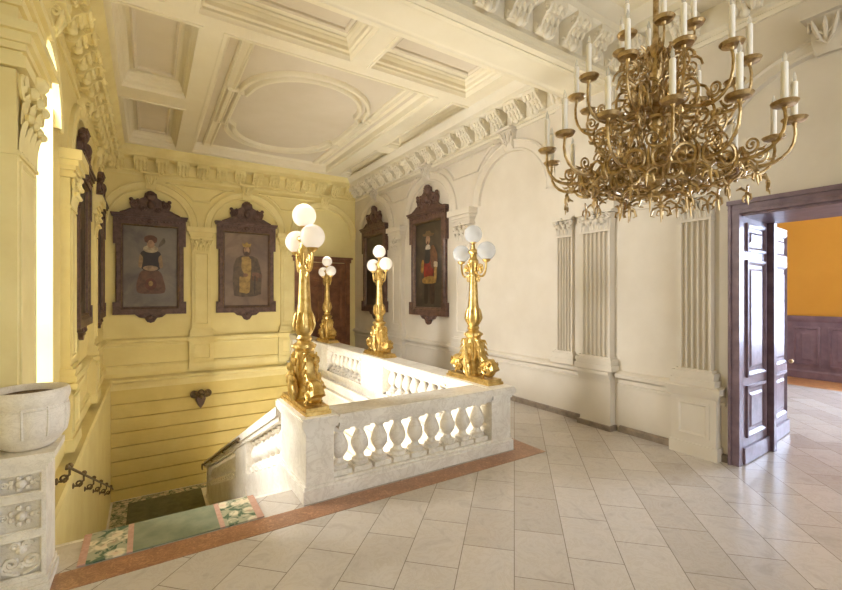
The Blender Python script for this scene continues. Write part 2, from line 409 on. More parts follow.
def coffer(x0, x1, y0, y1, inner=True):
    b = MB(); b.rectframe(x0, x1, y0, y1, [(-.03, 5.752), (-.03, 5.735), (.02, 5.735), (.03, 5.78), (.05, 5.8), (.05, 5.84), (.08, 5.86), (.085, 5.92), (.11, 5.95), (.115, 5.98), (.15, 6.01)], up, False); b.build('coffer_moulding', M['ceil'], ce_o)
    ix, iy = min(.2, (x1-x0)*.28), min(.32, (y1-y0)*.22)
    b = MB(); b.rectframe(x0+ix, x1-ix, y0+iy, y1-iy, [(0, 6.02), (0, 5.97), (.03, 5.95), (.06, 5.97), (.065, 6.005), (.1, 6.01)], up, True); b.build('coffer_panel', [M['panel']], ce_o)
coffer(-.42, .62, 6.67, 9.3); coffer(-.42, .62, 9.85, 12.6); coffer(5.0, 5.5, 6.67, 9.55); coffer(5.0, 5.5, 9.95, 12.6)
coffer(-.42, .2, 4.4, 6.37); coffer(.55, 2.75, 4.4, 6.37); coffer(3.07, 5.1, 4.4, 6.37)
coffer(-.2, 4.9, .25, 3.2); coffer(-.2, 4.9, -3.4, -.1)
b = MB(); b.rectframe(.95, 4.62, 6.67, 12.6, [(-.03, 5.752), (-.03, 5.735), (.02, 5.735), (.03, 5.79), (.05, 5.8), (.06, 5.93), (.1, 5.96), (.12, 5.985)], up, False); b.build('coffer_moulding', M['ceil'], ce_o)
b = MB(); b.rectframe(1.06, 4.5, 6.8, 12.46, [(0, 5.985), (0, 6.02)], up, False); b.build('coffer_ground', M['ceil'], ce_o)
b = MB(); b.add([(1, 6.7, 5.985), (4.6, 6.7, 5.985), (4.6, 12.55, 5.985), (1, 12.55, 5.985)], [(0, 1, 2, 3)]); b.build('coffer_panel', M['panel'], ce_o)
for x0, x1 in ((1.2, 1.42), (4.15, 4.37)):                                   # straight bands beside the oval
    b = MB(); b.rectframe(x0, x1, 6.8, 12.46, [(0, 5.985), (0, 5.94), (.03, 5.92), (.055, 5.94), (.06, 5.965), (.08, 5.965)], up, True); b.build('straight_moulding', M['ceil'], ce_o)
cx, cy = 2.785, 9.72
path = []
def oval_pts():
    A, B, sy, n = 1.42, 1.32, .95, 26        # half width, lobe height, half length of the straight side
    p = []
    for i in range(n+1): a = PI*i/n; p.append((cx+A*math.cos(a)*.93, cy+sy+B*math.sin(a)))
    p += [(cx-A*.93-.001, cy+sy-.02), (cx-A*1.06, cy+sy-.06), (cx-A*1.06, cy-sy+.06)]
    for i in range(n+1): a = PI+PI*i/n; p.append((cx+A*math.cos(a)*.93, cy-sy+B*math.sin(a)))
    p += [(cx+A*.93+.001, cy-sy+.02), (cx+A*1.06, cy-sy+.06), (cx+A*1.06, cy+sy-.06)]
    return p
op = oval_pts(); nr_ = []
for i in range(len(op)):
    a, c = op[i-1], op[(i+1) % len(op)]; d = Vector((c[0]-a[0], c[1]-a[1])).normalized(); nr_.append((d.y, -d.x))
for off in (0, -.17):
    b = MB(); b.band(op, nr_, [(off, 5.985), (off, 5.93), (off-.02, 5.9), (off-.07, 5.9), (off-.09, 5.93), (off-.1, 5.985)], up); b.build('oval_moulding', M['ceil'], ce_o)
# beam over the balustrade
bm_ = MB(); bm_.box(XL, XR, 3.72, 4.37, 5.05, 6.04)
bm_o = st(bm_.build('trim_2', M['ceil'], flat=True), 'broad plaster ceiling beam crossing above the front balustrade', 'ceiling beam')
b = MB(); b.rectframe(XL+.05, XR-.05, 3.78, 4.31, [(0, 5.05), (0, 5.035), (.04, 5.03), (.06, 5.045), (.1, 5.05)], up, False); b.build('soffit_moulding', M['ceil'], bm_o)
b = MB(); b.run([(0, 5.05), (.03, 5.05), (.03, 5.1), (.05, 5.12), (.05, 5.17), (.02, 5.2), (0, 5.2)], (XL, 3.72), (XR, 3.72), (0, -1)); b.build('fascia_moulding', M['ceil'], bm_o)

# modillion (scrolled bracket): local x along the wall, -y outward, z up from its foot
def modillion_mesh(w=.27, d=.3, h=.3):
    b = MB()
    prof = [(0, h), (d, h), (d, h*.8), (d*.93, h*.62), (d*.72, h*.52), (d*.5, h*.34), (d*.4, h*.12), (d*.28, 0), (d*.1, .0), (0, h*.06)]
    b.slab(prof, lambda u, v: (-w/2, -u, v), lambda u, v: (w/2, -u, v))
    for s_ in (-1, 1):
        for (cu, cv, r) in ((d*.8, h*.72, h*.2), (d*.24, h*.18, h*.15)):
            b.tube([(s_*w*.5, -cu-p[0], cv+p[1]) for p in spiral(r, r*.2, 1.6, PI/2, 16)], .016, 5)
    for k in range(3):
        for t, (u, v) in enumerate(((d*.95, h*.62), (d*.62, h*.42), (d*.42, h*.12))):
            b.ball(((k-1)*w*.3, -u, v), w*.11, 6, 5, (1, 1.2, 2.2))
    b.ball((0, -d*.35, -.01), w*.2, 8, 6, (1, 1, 1.1)); b.ball((0, -d-.005, h*.66), w*.14, 8, 6)
    return b
cornice = [(0, 5.1), (.03, 5.1), (.04, 5.15), (.02, 5.17), (.02, 5.2), (.06, 5.22), (.06, 5.5), (.3, 5.5), (.34, 5.53), (.34, 5.62), (.37, 5.64), (.44, 5.72), (.46, 5.755), (0, 5.755)]
def cornice_run(name, p0, p1, out, deg, mat, label, src, gap=.46, start=.3):
    r = struct(name, label, 'cornice')
    b = MB(); b.run(cornice, p0, p1, out); b.build('cornice_moulding', mat, r)
    L = math.hypot(p1[0]-p0[0], p1[1]-p0[1]); n = int((L-2*start)/gap)
    for i in range(n+1):
        t = (start+(L-2*start)*i/n)/L
        x, y = p0[0]+(p1[0]-p0[0])*t+out[0]*.06, p0[1]+(p1[1]-p0[1])*t+out[1]*.06
        o = src[0]
        if o is None:
            src[0] = modillion_mesh().build('modillion', mat, r); o = src[0]; o.location = (x, y, 5.2); o.rotation_euler = (0, 0, math.radians(deg))
        else: inst(o, r, (x, y, 5.2), math.radians(deg))
    return r
sy_, sc_ = [None], [None]
cornice_run('trim_3', (XL, YB), (XR, YB), (0, -1), 0, M['plasteryellow'], 'yellow bracketed cornice above the two portraits on the end wall', sy_)
cornice_run('trim_4', (XL, 4.37), (XL, YB-.1), (1, 0), 90, M['plasteryellow'], 'yellow bracketed cornice above the arched window', sy_)
cornice_run('trim_5', (XR, 4.37), (XR, YB-.1), (-1, 0), -90, M['creamtrim'], 'cream bracketed cornice above the cavalier portrait', sc_)
cornice_run('trim_6', (XR, -4), (XR, 3.66), (-1, 0), -90, M['creamtrim'], 'cream bracketed cornice above the doorway', sc_, .64)
cornice_run('trim_7', (XL, 3.72), (XR, 3.72), (0, -1), 0, M['creamtrim'], 'bracketed cornice along the near face of the ceiling beam', sc_)

# ------------------------------------------------------------------ pilasters and arches
def capital(b, w, z0, z1, out):
    """leafy capital on a flat pilaster, local frame"""
    h = z1-z0
    b.slab([(-w/2, 0), (w/2, 0), (w*.56, h*.86), (-w*.56, h*.86)], lambda u, v: (u, 0, z0+v), lambda u, v: (u, -out, z0+v))
    b.box(-w*.62, w*.62, -out-.06, 0, z1-h*.13, z1)
    b.box(-w*.52, w*.52, -out-.015, 0, z0-.03, z0)
    for row, (n, zz, lh) in enumerate(((4, 0, h*.42), (3, h*.3, h*.42))):
        for k in range(n):
            u = (k-(n-1)/2)*w/n*.98
            lw_ = w/n*.46
            ring = []
            for q in range(5):
                t = q/4; hw = lw_*(1-.35*t)*(1 if q < 4 else .55); yy = -out-.005-.045*t**3-.01*row; z = z0+zz+lh*(t if q < 4 else .93)
                ring.append([(u-hw, yy, z), (u-hw*.4, yy-.014, z+.004), (u, yy-.004, z), (u+hw*.4, yy-.014, z+.004), (u+hw, yy, z)])
            b.loft(ring, False)
            b.ball((u, -out-.055-.01*row, z0+zz+lh*.95), lw_*.5, 6, 5)
    for s_ in (-1, 1):
        b.tube([(s_*(w*.48)+s_*p[0], -out-.03, z0+h*.72+p[1]) for p in spiral(h*.19, h*.03, 1.7, PI/2, 18)], .016, 5)
        b.tube([(s_*(w*.14)+s_*p[0], -out-.02, z0+h*.74+p[1]) for p in spiral(h*.12, h*.02, 1.5, 0, 14)], .011, 5)
    b.ball((0, -out-.07, z1-h*.08), h*.1, 8, 6)
PT = [10]
def pilaster(x, y, deg, w, out, mat, fluted, zcap, label, impost=None, z0=0, pedestal=True, half=0, capmat=None):
    PT[0] += 1
    r = struct('trim_%d' % PT[0], label, 'pilaster', (x, y, 0)); T = TR(x, y, 0, deg)
    hw = w/2
    if pedestal == 'flat':
        b = MB(T); b.box(-hw-.01, hw+.01, -out, 0, z0, .9); b.run([(out, .7), (out+.02, .7), (out+.03, .74), (out+.05, .78), (out+.07, .82), (out+.07, .86), (out+.04, .88), (out, .89)], (-hw-.02, 0), (hw+.02, 0), (0, -1)); b.box(-hw-.012, hw+.012, -out-.02, 0, z0, .08)
        b.build('pedestal', mat, r, flat=True)
    elif pedestal:
        b = MB(T); e = .07
        b.box(-hw-e, hw+e, -out-.03, 0, z0, .78)
        b.box(-hw-e-.02, hw+e+.02, -out-.05, 0, z0, z0+.16)
        b.rectframe(-hw+.0, hw, z0+.24, .68, [(0, 0), (0, .012), (.03, .016), (.05, 0), (.055, -.008)], lambda u, v, o: (u, -out-.031-o, v))
        b.slab([(0, .74), (.02, .74), (.05, .8), (.06, .86), (0, .9)], lambda u, v: (-hw-e-u, -out-.03-u, v), lambda u, v: (hw+e+u, -out-.03-u, v))
        b.box(-hw-e-.05, hw+e+.05, -out-.08, 0, .8, .87)
        b.build('pedestal', mat, r, ang=25)
    b = MB(T)
    for (e, za, zb) in ((.07, .88, .96), (.05, .96, 1.0), (.06, 1.0, 1.05), (.025, 1.05, 1.08)): b.box(-hw-e, hw+e, -out-e, 0, za, zb)
    b.build('plinth', mat, r, flat=True)
    b = MB(T)
    if fluted:
        n = 6 if w > .4 else 5; fw = w/(n+.6); pr = [(-hw, 0), (-hw, out)]
        for k in range(n):
            u = -hw+fw*.55+k*fw*.97
            pr += [(u, out), (u+fw*.1, out-.036), (u+fw*.42, out-.052), (u+fw*.74, out-.036), (u+fw*.82, out)]
        pr += [(hw, out), (hw, 0)]
        b.slab(pr, lambda u, v: (u, -v, 1.08), lambda u, v: (u, -v, zcap[0]))
        b.build('shaft', mat, r, flat=True)
    else:
        b.box(-hw, hw, -out, 0, 1.08, zcap[0])
        b.rectframe(-hw+.06, hw-.06, 1.18, zcap[0]-.06, [(0, 0), (0, .012), (.02, .016), (.035, .0), (.04, -.001)], lambda u, v, o: (u, -out-.0005-o, v))
        b.build('shaft', mat, r, flat=True)
    b = MB(T); capital(b, w, zcap[0], zcap[1], out); b.build('capital', mat, r)
    if impost:
        b = MB(T); i0, i1 = impost
        b.box(-hw-.03, hw+.03, -out-.03, 0, zcap[1], i0)
        for (e, za, zb) in ((.06, i0, i0+.05), (.09, i0+.05, i0+.12), (.13, i0+.12, i1)): b.box(-hw-e, hw+e, -out-e, 0, za, zb)
        b.build('impost', mat, r, flat=True)
    return r
Yw, Cr = M['plasteryellow'], M['cream']
pilaster(1.24, YB, 0, .46, .08, Yw, False, (3.22, 3.56), 'yellow panelled pilaster between the two portraits on the end wall', (3.6, 3.85))
pilaster(3.62, YB, 0, .46, .08, Yw, False, (3.22, 3.56), 'yellow pilaster beside the brown door', (3.6, 3.85))
pilaster(XR, 10.2, -90, .52, .1, Cr, False, (3.15, 3.56), 'cream pilaster between the two portraits on the cream wall', (3.6, 3.85))
pilaster(XR, 7.3, -90, .52, .1, Cr, False, (3.15, 3.56), 'cream pilaster behind the lamp on the balustrade corner', (3.6, 3.85))
pilaster(XR, 4.65, -90, .32, .06, Cr, True, (2.98, 3.26), 'slender fluted pilaster next to the broad fluted pilaster', pedestal=False)
pilaster(XR, 4.03, -90, .5, .12, Cr, True, (2.98, 3.26), 'broad fluted pilaster under the chandelier', pedestal='flat')
pilaster(XR, 2.64, -90, .38, .1, Cr, True, (2.95, 3.24), 'fluted pilaster standing beside the open doorway')
pilaster(XL, 7.3, 90, .52, .1, Yw, False, (3.15, 3.56), 'yellow pilaster just past the arched window', (3.6, 3.85))
pilaster(XL, 10.2, 90, .52, .1, Yw, False, (3.15, 3.56), None, (3.6, 3.85))
pilaster(XL, 4.5, 90, .62, .14, Yw, False, (3.05, 3.72), 'large yellow pilaster with leafy capital behind the stone urn', (3.76, 3.95))
# piers carrying the beam above the capitals
b = MB(); b.box(XR-.12, XR, 3.72, 4.36, 3.26, 5.06); b.box(XR-.06, XR, 4.36, 4.83, 3.26, 5.1); b.box(XR-.16, XR, 3.69, 4.4, 3.26, 3.36); b.box(XR-.1, XR, 4.4, 4.86, 3.26, 3.36)
st(b.build('trim_8', M['cream'], flat=True))
b = MB(); b.box(XL, XL+.14, 4.2, 4.82, 3.95, 5.06)
for i, (e, za, zb) in enumerate(((.03, 4.1, 4.18), (.06, 4.18, 4.24), (.1, 4.24, 4.32))): b.box(XL, XL+.14+e, 4.2-e, 4.82+e, za, zb)
st(b.build('trim_9', M['plasteryellow'], flat=True))

def archway(name, x, y, deg, R, zs, mat, label=None, con=True, fields=True, w=.22, bold=1.35):
    r = struct(name, label, 'arch' if label else None, (x, y, 0)); T = TR(x, y, 0, deg)
    mp = lambda u, v, o: (u, -o, v)
    p = arc(0, zs, R, 0, PI, 36); nn = [(math.cos(PI*i/36), math.sin(PI*i/36)) for i in range(37)]
    b = MB(T); k = bold
    b.band(p, nn, [(0, 0), (0, .035*k), (-.03, .045*k), (-.05, .03*k), (-w+.05, .025*k), (-w+.03, .045*k), (-w, .045*k), (-w-.005, 0)], mp, False); b.build('archivolt', mat, r)
    if con:
        o = MB(T); z_ = zs+R-.2; kh = .36
        rg = []
        for q in range(7):
            t = q/6; hw_ = .1+.05*t; d_ = .05+.1*t+.03*math.sin(t*PI*2)
            rg.append([(-hw_, 0, z_+kh*t), (-hw_, -d_, z_+kh*t), (-hw_*.5, -d_-.015, z_+kh*t), (0, -d_-.02, z_+kh*t), (hw_*.5, -d_-.015, z_+kh*t), (hw_, -d_, z_+kh*t), (hw_, 0, z_+kh*t)])
        o.loft(rg, False); o.add([(-.1, 0, z_), (.1, 0, z_), (.1, -.05, z_), (-.1, -.05, z_)], [(0, 1, 2, 3)])
        for s_ in (-1, 0, 1):
            o.tube([(s_*.02, -.06, z_+.03), (s_*.05, -.13, z_+.14), (s_*.085, -.17, z_+.25), (s_*.1, -.19, z_+.32)], [.012, .02, .022, .008], 6)
        for s_ in (-1, 1):
            for t in (.12, .2): o.tube([(0, -.12, z_+t-.05), (s_*.05, -.15, z_+t), (s_*.085, -.13, z_+t+.02)], [.012, .016, .004], 5)
            o.tube([(s_*.13, -.13+p[0]*.8, z_+.27+p[1]) for p in spiral(.055, .012, 1.5, 0, 14)], .014, 5)
            o.tube([(s_*.105, -.05+p[0]*.8, z_+.05+p[1]) for p in spiral(.035, .01, 1.4, PI, 12)], .012, 5)
        o.box(-.18, .18, -.22, 0, zs+R+.15, zs+R+.2); o.build('keystone_console', mat, r)
    return r
def spandrel(parent, pts, T, mat):
    mp = lambda u, v, o: (u, -o, v); n = len(pts); nn = []
    cx_ = sum(p[0] for p in pts)/n; cz_ = sum(p[1] for p in pts)/n
    for i in range(n):
        a, c = pts[i-1], pts[(i+1) % n]; d = Vector((c[0]-a[0], c[1]-a[1])).normalized(); q = (d.y, -d.x)
        if q[0]*(cx_-pts[i][0])+q[1]*(cz_-pts[i][1]) < 0: q = (-q[0], -q[1])
        nn.append(q)
    b = MB(T); b.band(pts, nn, [(0, 0), (0, .04), (.025, .05), (.05, .0)], mp); b.build('spandrel_moulding', mat, parent)
def spandrel_pts(dx, R, zs, top):
    """triangle between two arches whose centres are +-dx from the middle"""
    r_ = R+.06; pts = []
    for i in range(9):
        a = math.radians(36+ (74-36)*i/8); pts.append((-dx+r_*math.cos(a), zs+r_*math.sin(a)))
    right = [(-p[0], p[1]) for p in reversed(pts)]
    low = pts[0]
    top_l = pts[-1]
    if low[0] > -.02:   # keep the point left of the middle
        pts = [p for p in pts if p[0] < -.02]; right = [(-p[0], p[1]) for p in reversed(pts)]
    return [(p[0], min(p[1], top)) for p in pts] + [(p[0], min(p[1], top)) for p in right]
AN = [40]
def nm(): AN[0] += 1; return 'trim_%d' % AN[0]
for i, xc in enumerate((.06, 2.42, 4.78)):
    a = archway(nm(), xc, YB, 0, 1.12, 3.85, Yw, None)
    if i < 2: spandrel(a, spandrel_pts(1.18, 1.14, 3.85, 5.0), TR(xc+1.18, YB, 0, 0), Yw)
for i, yc in enumerate((11.66, 8.75, 5.93)):
    a = archway(nm(), XR, yc, -90, 1.15 if i < 2 else 1.1, 3.85, Cr, None)
    if i < 2: spandrel(a, spandrel_pts(1.45, 1.2, 3.85, 5.0), TR(XR, yc-1.45, 0, -90), Cr)
for i, yc in enumerate((11.66, 8.75)): archway(nm(), XL, yc, 90, 1.15, 3.85, Yw, None)
archway(nm(), XL, WY, 90, .9, 3.98, Yw, None, bold=1.6)
archway(nm(), XR, 1.4, -90, 1.27, 3.38, Cr, 'wide plaster arch over the doorway with leafy keystone', bold=1.8, w=.16)

# ------------------------------------------------------------------ doors
def door_leaf(parent, w, h, t, T, mat, panels, label=None, name='leaf', arch=False):
    b = MB(T); b.box(0, w, -t/2, t/2, .012, h); lf_ = b.build(name, mat, parent, flat=True)
    for (za, zb) in panels:
        for sd in (-1, 1):
            b = MB(T); b.rectframe(.1, w-.1, za, zb, [(0, -.001), (0, .022), (.025, .028), (.05, .012), (.06, .002), (.1, .002), (.13, .016)], lambda u, v, o: (u, sd*(t/2+o), v)); b.build('door_panel', mat, lf_, ang=20)
    b = MB(T)
    for sd in (-1, 1): b.box(-.004, w+.004, min(sd*t/2, sd*(t/2+.03)), max(sd*t/2, sd*(t/2+.03)), .012, .2)
    b.build('kick_board', mat, lf_, flat=True)
    return lf_
d1 = struct('door_1', 'dark brown panelled double door in the yellow end wall', 'door', (4.7, YB, 0))
b = MB(TR(4.7, YB, 0))
for s_ in (-1, 1): b.box(*(sorted((s_*.76, s_*.92))), -.09, 0, 0, 3.05)
b.box(-.96, .96, -.1, 0, 3.05, 3.2); b.box(-1., 1., -.14, 0, 3.16, 3.22)
b.build('door_casing', M['doorwood'], d1, flat=True)
for s_ in (-1, 1):
    door_leaf(d1, .75, 3.03, .05, TR(4.7 + (-.755 if s_ < 0 else .005), YB-.03, 0), M['doorwood'], [(.26, 1.0), (1.12, 2.3), (2.42, 2.92)])
b = MB(); b.ball((4.64, YB-.1, 1.05), .03); b.build('door_knob', M['bronze'], d1)
# doorway to the orange room
dc = struct('trim_10', 'purple-brown wooden casing framing the open doorway', 'door casing')
b = MB(); cas = [(0, 0), (.03, .0), (.035, .05), (.06, .07), (.1, .06), (.13, .06), (.15, .02), (.15, 0)]
b.box(XR-.06, XR+.04, DY1-.09, DY1+.01, 0, DZ); b.box(XR-.08, XR, DY1-.01, DY1+.02, 0, DZ+.1); b.box(XR-.06, XR, DY0-.12, DY0, 0, DZ)
b.box(XR-.062, XR, DY0-.12, DY1+.012, DZ-.002, DZ+.12); b.box(XR-.09, XR, DY0-.13, DY1+.03, DZ+.1, DZ+.15); b.box(XR-.075, XR, DY0-.13, DY1+.025, DZ+.04, DZ+.06)
b.box(XR, XR+.9, DY0, DY1, DZ-.03, DZ); b.box(XR, XR+.9, DY0, DY0+.03, 0, DZ)
b.box(XR+.87, XR+.96, DY1-.12, DY1+.1, 0, DZ-.03); b.box(XR+.9, XR+.955, DY0-.1, DY1+.1, DZ-.032, DZ+.1)
b.build('casing', M['purple'], dc, flat=True)
PN = [(.3, .92), (1.02, 2.42), (2.52, 2.86)]
d2 = struct('door_2', 'purple-brown panelled door leaf folded against the doorway side', 'door', (XR+.05, DY1-.05, 0))
lf_ = door_leaf(d2, .8, 2.94, .06, TR(XR+.05, DY1-.05, 0, 2), M['purple'], PN)
d3 = struct('door_3', 'purple-brown panelled door leaf swung open into the orange room', 'door', (XR+.98, DY1-.01, 0))
lf_ = door_leaf(d3, 1.02, 2.94, .06, TR(XR+.98, DY1+.03, 0, 5), M['purple'], PN)
b = MB(); b.ball((XR+1.92, DY1+.02, 1.05), .03); b.build('door_knob', M['bronze'], d3)

# ------------------------------------------------------------------ stairs
NS = 18; rise = -HL/NS; tread = (YS-YE)/NS
stc = struct('staircase', 'pale stone staircase descending beside the yellow wall', 'staircase')
for i in range(NS):
    b = MB(); b.box(XL+.15, 1.27, YE+i*tread, YE+(i+1)*tread+.02, HL-.3 if i == NS-1 else -(i+2)*rise-.25, -(i+1)*rise-.04)
    b.box(XL+.15, 1.27, YE+i*tread, YE+(i+1)*tread+.05, -(i+1)*rise-.04, -(i+1)*rise); b.build('step', M['marble'], stc, flat=True)
b = MB(); b.box(XL+.15, WX, YS+.03, YB, HL-.3, HL); b.build('half_landing', M['marble'], stc, flat=True)
for i in range(16):
    b = MB(); b.box(1.7, WX, YS-(i+1)*.42, YS-i*.42, -6.3, HL-(i+1)*.18); b.build('step', M['marble'], stc, flat=True)

# carpets
def strip_set(parent, bands, fn):
    for (a, c, nme, mt) in bands:
        b = MB(); fn(b, a, c); b.build(nme, mt, parent, flat=True)
rn = thing('carpet_runner', 'sage green carpet runner with floral borders at the stair head', 'carpet', (.22, 4.1, 0))
def runner(b, a, c):
    y0 = 3.985; b.box(a, c, y0, YE+.05, .0045, .016)
    for i in range(NS):
        ya, yb = YE+i*tread, YE+(i+1)*tread; z = -(i+1)*rise
        b.box(a, c, ya+.052, ya+.064, z, z+rise+.012 if i else .016); b.box(a, c, ya+.064, yb+.06 if i < NS-1 else yb, z+.002, z+.012)
strip_set(rn, [(-.44, -.39, 'carpet_stripe', M['pink']), (-.39, -.14, 'carpet_border', M['floral']), (-.14, -.1, 'carpet_stripe', M['pink']), (-.1, .52, 'carpet_field', M['greenplain']),
   (.52, .56, 'carpet_stripe', M['pink']), (.56, .82, 'carpet_border', M['floral']), (.82, .88, 'carpet_stripe', M['pink'])], runner)
lc = thing('landing_carpet', 'shaded green carpet with floral border on the half landing below', 'carpet', (1, 12.6, HL))
b = MB(); b.box(-.42, 1.2, YS+.12, YB-.36, HL+.001, HL+.012); b.build('carpet_field', plain('shaded_olive_carpet', lin(118, 116, 88), lin(98, 98, 72), .95, scale=5), lc, flat=True)  # field colour darkened to carry the shade on the half landing
b = MB(); b.box(-.74, -.42, YS+.12, YB-.1, HL+.001, HL+.012); b.build('carpet_border', M['floral'], lc, flat=True)
b = MB(); b.box(-.42, 3.0, YB-.36, YB-.1, HL+.001, HL+.012); b.build('carpet_border', M['floral'], lc, flat=True)

# ------------------------------------------------------------------ balustrades
def baluster(b, x, y, z0, z1, r=.09):
    h = z1-z0; s = .1
    b.box(x-s, x+s, y-s, y+s, z0, z0+h*.1)
    pr = [(.92, .1), (1.0, .14), (.96, .19), (.62, .22), (.5, .27), (.46, .31), (.6, .34), (.72, .37), (.98, .45), (1.06, .53), (.96, .62), (.72, .72), (.52, .8), (.46, .84), (.64, .86), (.66, .89), (.56, .91)]
    b.lathe([(r*a, h*t) for a, t in pr], (x, y, z0), 18)
    b.box(x-s*.86, x+s*.86, y-s*.86, y+s*.86, z0+h*.91, z1)
def cap_box(b, x0, x1, y0, y1, z0=.68, z1=.82, e=.05):
    for (d, a, c) in ((e*.3, z0, z0+.03), (e*.7, z0+.03, z0+.06), (e, z0+.06, z1-.02), (e*.75, z1-.02, z1)):
        b.box(x0-d, x1+d, y0-d, y1+d, a, c)
def plinth_box(b, x0, x1, y0, y1, z=.2):
    b.box(x0-.03, x1+.03, y0-.03, y1+.03, 0, .13); b.box(x0-.015, x1+.015, y0-.015, y1+.015, .13, .16); b.box(x0, x1, y0, y1, .16, z)
FX0, FX1, FY0, FY1 = 1.27, 3.95, 4.02, 4.33
fb = thing('balustrade', 'white marble balustrade nearest the landing, facing the marble floor', 'balustrade', (2.6, 4.17, 0))
b = MB(); b.box(FX0, FX0+.28, FY0, 4.92, .004, .68); b.box(FX0-.03, FX0+.3, FY0-.025, 4.95, .004, .13); b.box(FX0-.015, FX0+.29, FY0-.012, 4.93, .13, .16)
b.box(FX0-.02, FX0+.2, 4.4, 4.93, -.6, .01)
b.build('pier', M['marble'], fb, flat=True)
b = MB(); cap_box(b, FX0, FX0+.28, FY0, 4.92); b.build('pier_cap', M['marble'], fb, flat=True)
b = MB(); b.box(3.63, FX1, FY0, 5.0, .004, .68); b.box(3.61, FX1+.03, FY0-.025, 5.0, .004, .13); b.box(3.62, FX1+.015, FY0-.012, 5.0, .13, .16); b.build('pier', M['marble'], fb, flat=True)
b = MB(); cap_box(b, 3.66, FX1, FY0, 5.0); b.build('pier_cap', M['marble'], fb, flat=True)
b = MB(); b.box(FX0+.3, 3.61, FY0-.02, FY1+.02, .004, .12); b.box(FX0+.28, 3.63, FY0-.008, FY1+.008, .12, .15); b.box(FX0+.28, 3.63, FY0+.01, FY1-.01, .15, .175); b.build('base_rail', M['marble'], fb, flat=True)
b = MB(); e = .05
for (d, a, c) in ((.015, .665, .7), (.035, .7, .74), (.05, .74, .8), (.038, .8, .818)): b.box(FX0+.33, 3.61, FY0-d, FY1+d, a, c)
b.build('hand_rail', M['marble'], fb, flat=True)
proto = None
for i in range(9):
    x = 1.665+i*.2305
    if proto is None:
        q = MB(); baluster(q, x, 4.17, .175, .668); proto = q.build('baluster', M['marble'], fb); px0 = x
    else:
        c = inst(proto, fb, (x-px0, 0, 0))
BAL = proto
gb = thing('balustrade', 'white marble balustrade running along the far gallery edge of the stairwell', 'balustrade', (3.8, 9, 0))
GX0, GX1 = 3.66, 3.95
for (a, c) in ((7.0, 7.95), (9.9, 10.85), (12.8, YB)):
    b = MB(); b.box(GX0-.02, GX1+.01, a, c, .004, .68); plinth_box(b, GX0, GX1, a, c); b.build('pier', M['marble'], gb, flat=True)
    b = MB(); cap_box(b, GX0, GX1, a, c); b.build('pier_cap', M['marble'], gb, flat=True)
for (a, c) in ((5.0, 7.0), (7.95, 9.9), (10.85, 12.8)):
    b = MB(); b.box(GX0-.02, GX1+.02, a+.02, c-.02, .004, .175); b.build('base_rail', M['marble'], gb, flat=True)
    b = MB()
    for (d, z0, z1) in ((.015, .665, .7), (.035, .7, .74), (.05, .74, .8), (.038, .8, .818)): b.box(GX0-d, GX1+d, a+.052, c-.052, z0, z1)
    b.build('hand_rail', M['marble'], gb, flat=True)
    n = 8
    for i in range(n):
        y = a+.11+(c-a-.22)*i/(n-1)
        o = inst(BAL, gb, (0, 0, 0)); o.location = Vector((3.805-px0, y-4.17, 0)) + (fb.location - gb.location)
sbal = thing('balustrade', 'sloping white marble balustrade going down beside the stairs', 'balustrade', (1.45, 8, 0))
SX0, SX1 = 1.275, 1.53
def zs(y): return SLOPE*(y-YE)
def slopebox(b, y0, y1, lo, hi, x0=SX0, x1=SX1):
    b.slab([(y0, zs(y0)+lo), (y1, zs(y1)+lo), (y1, zs(y1)+hi), (y0, zs(y0)+hi)], lambda u, v: (x0, u, v), lambda u, v: (x1, u, v))
for k, (a, c) in enumerate(((7.0, 7.95), (11.9, 12.3))):
    b = MB(); slopebox(b, a, c, -.3, .9); b.build('pier', M['marble'], sbal, flat=True)
    b = MB(); slopebox(b, a-.03, c+.03, -.1, .12, SX0-.015, SX1+.015); b.build('pier_base', M['marble'], sbal, flat=True)
for (a, c) in ((4.96, 7.0), (7.95, 11.9)):
    b = MB(); slopebox(b, a, c, -.35, .3); b.build('base_rail', M['marble'], sbal, flat=True)
    n = 8 if c < 8 else 14
    for i in range(n):
        y = a+.14+(c-a-.28)*i/(n-1)
        o = inst(BAL, sbal); o.location = Vector((1.415-px0, y-4.17, zs(y)+.14)) + (fb.location - sbal.location)
b = MB(); slopebox(b, 4.98, 12.42, .8, .86, SX0-.02, SX1+.02); slopebox(b, 4.98, 12.45, .86, .97, SX0-.05, SX1+.05); b.build('hand_rail', M['marble'], sbal, flat=True)
b = MB(); b.tube(bez([(1.2, 12.5, zs(12.5)+.93), (1.2, 12.62, zs(12.5)+.9), (1.2, 12.6, zs(12.5)+.76), (1.2, 12.48, zs(12.5)+.8)], 10), .02, 6); b.tube([(1.2, y, zs(y)+.9) for y in (7.2, 9, 11, 12.5)], .022, 8)
for y in (7.4, 9.0, 10.8, 12.2): b.tube([(1.2, y, zs(y)+.9), (1.22, y, zs(y)+.86), (1.26, y, zs(y)+.86)], .012, 6)
b.build('metal_rail', M['bark'], sbal)

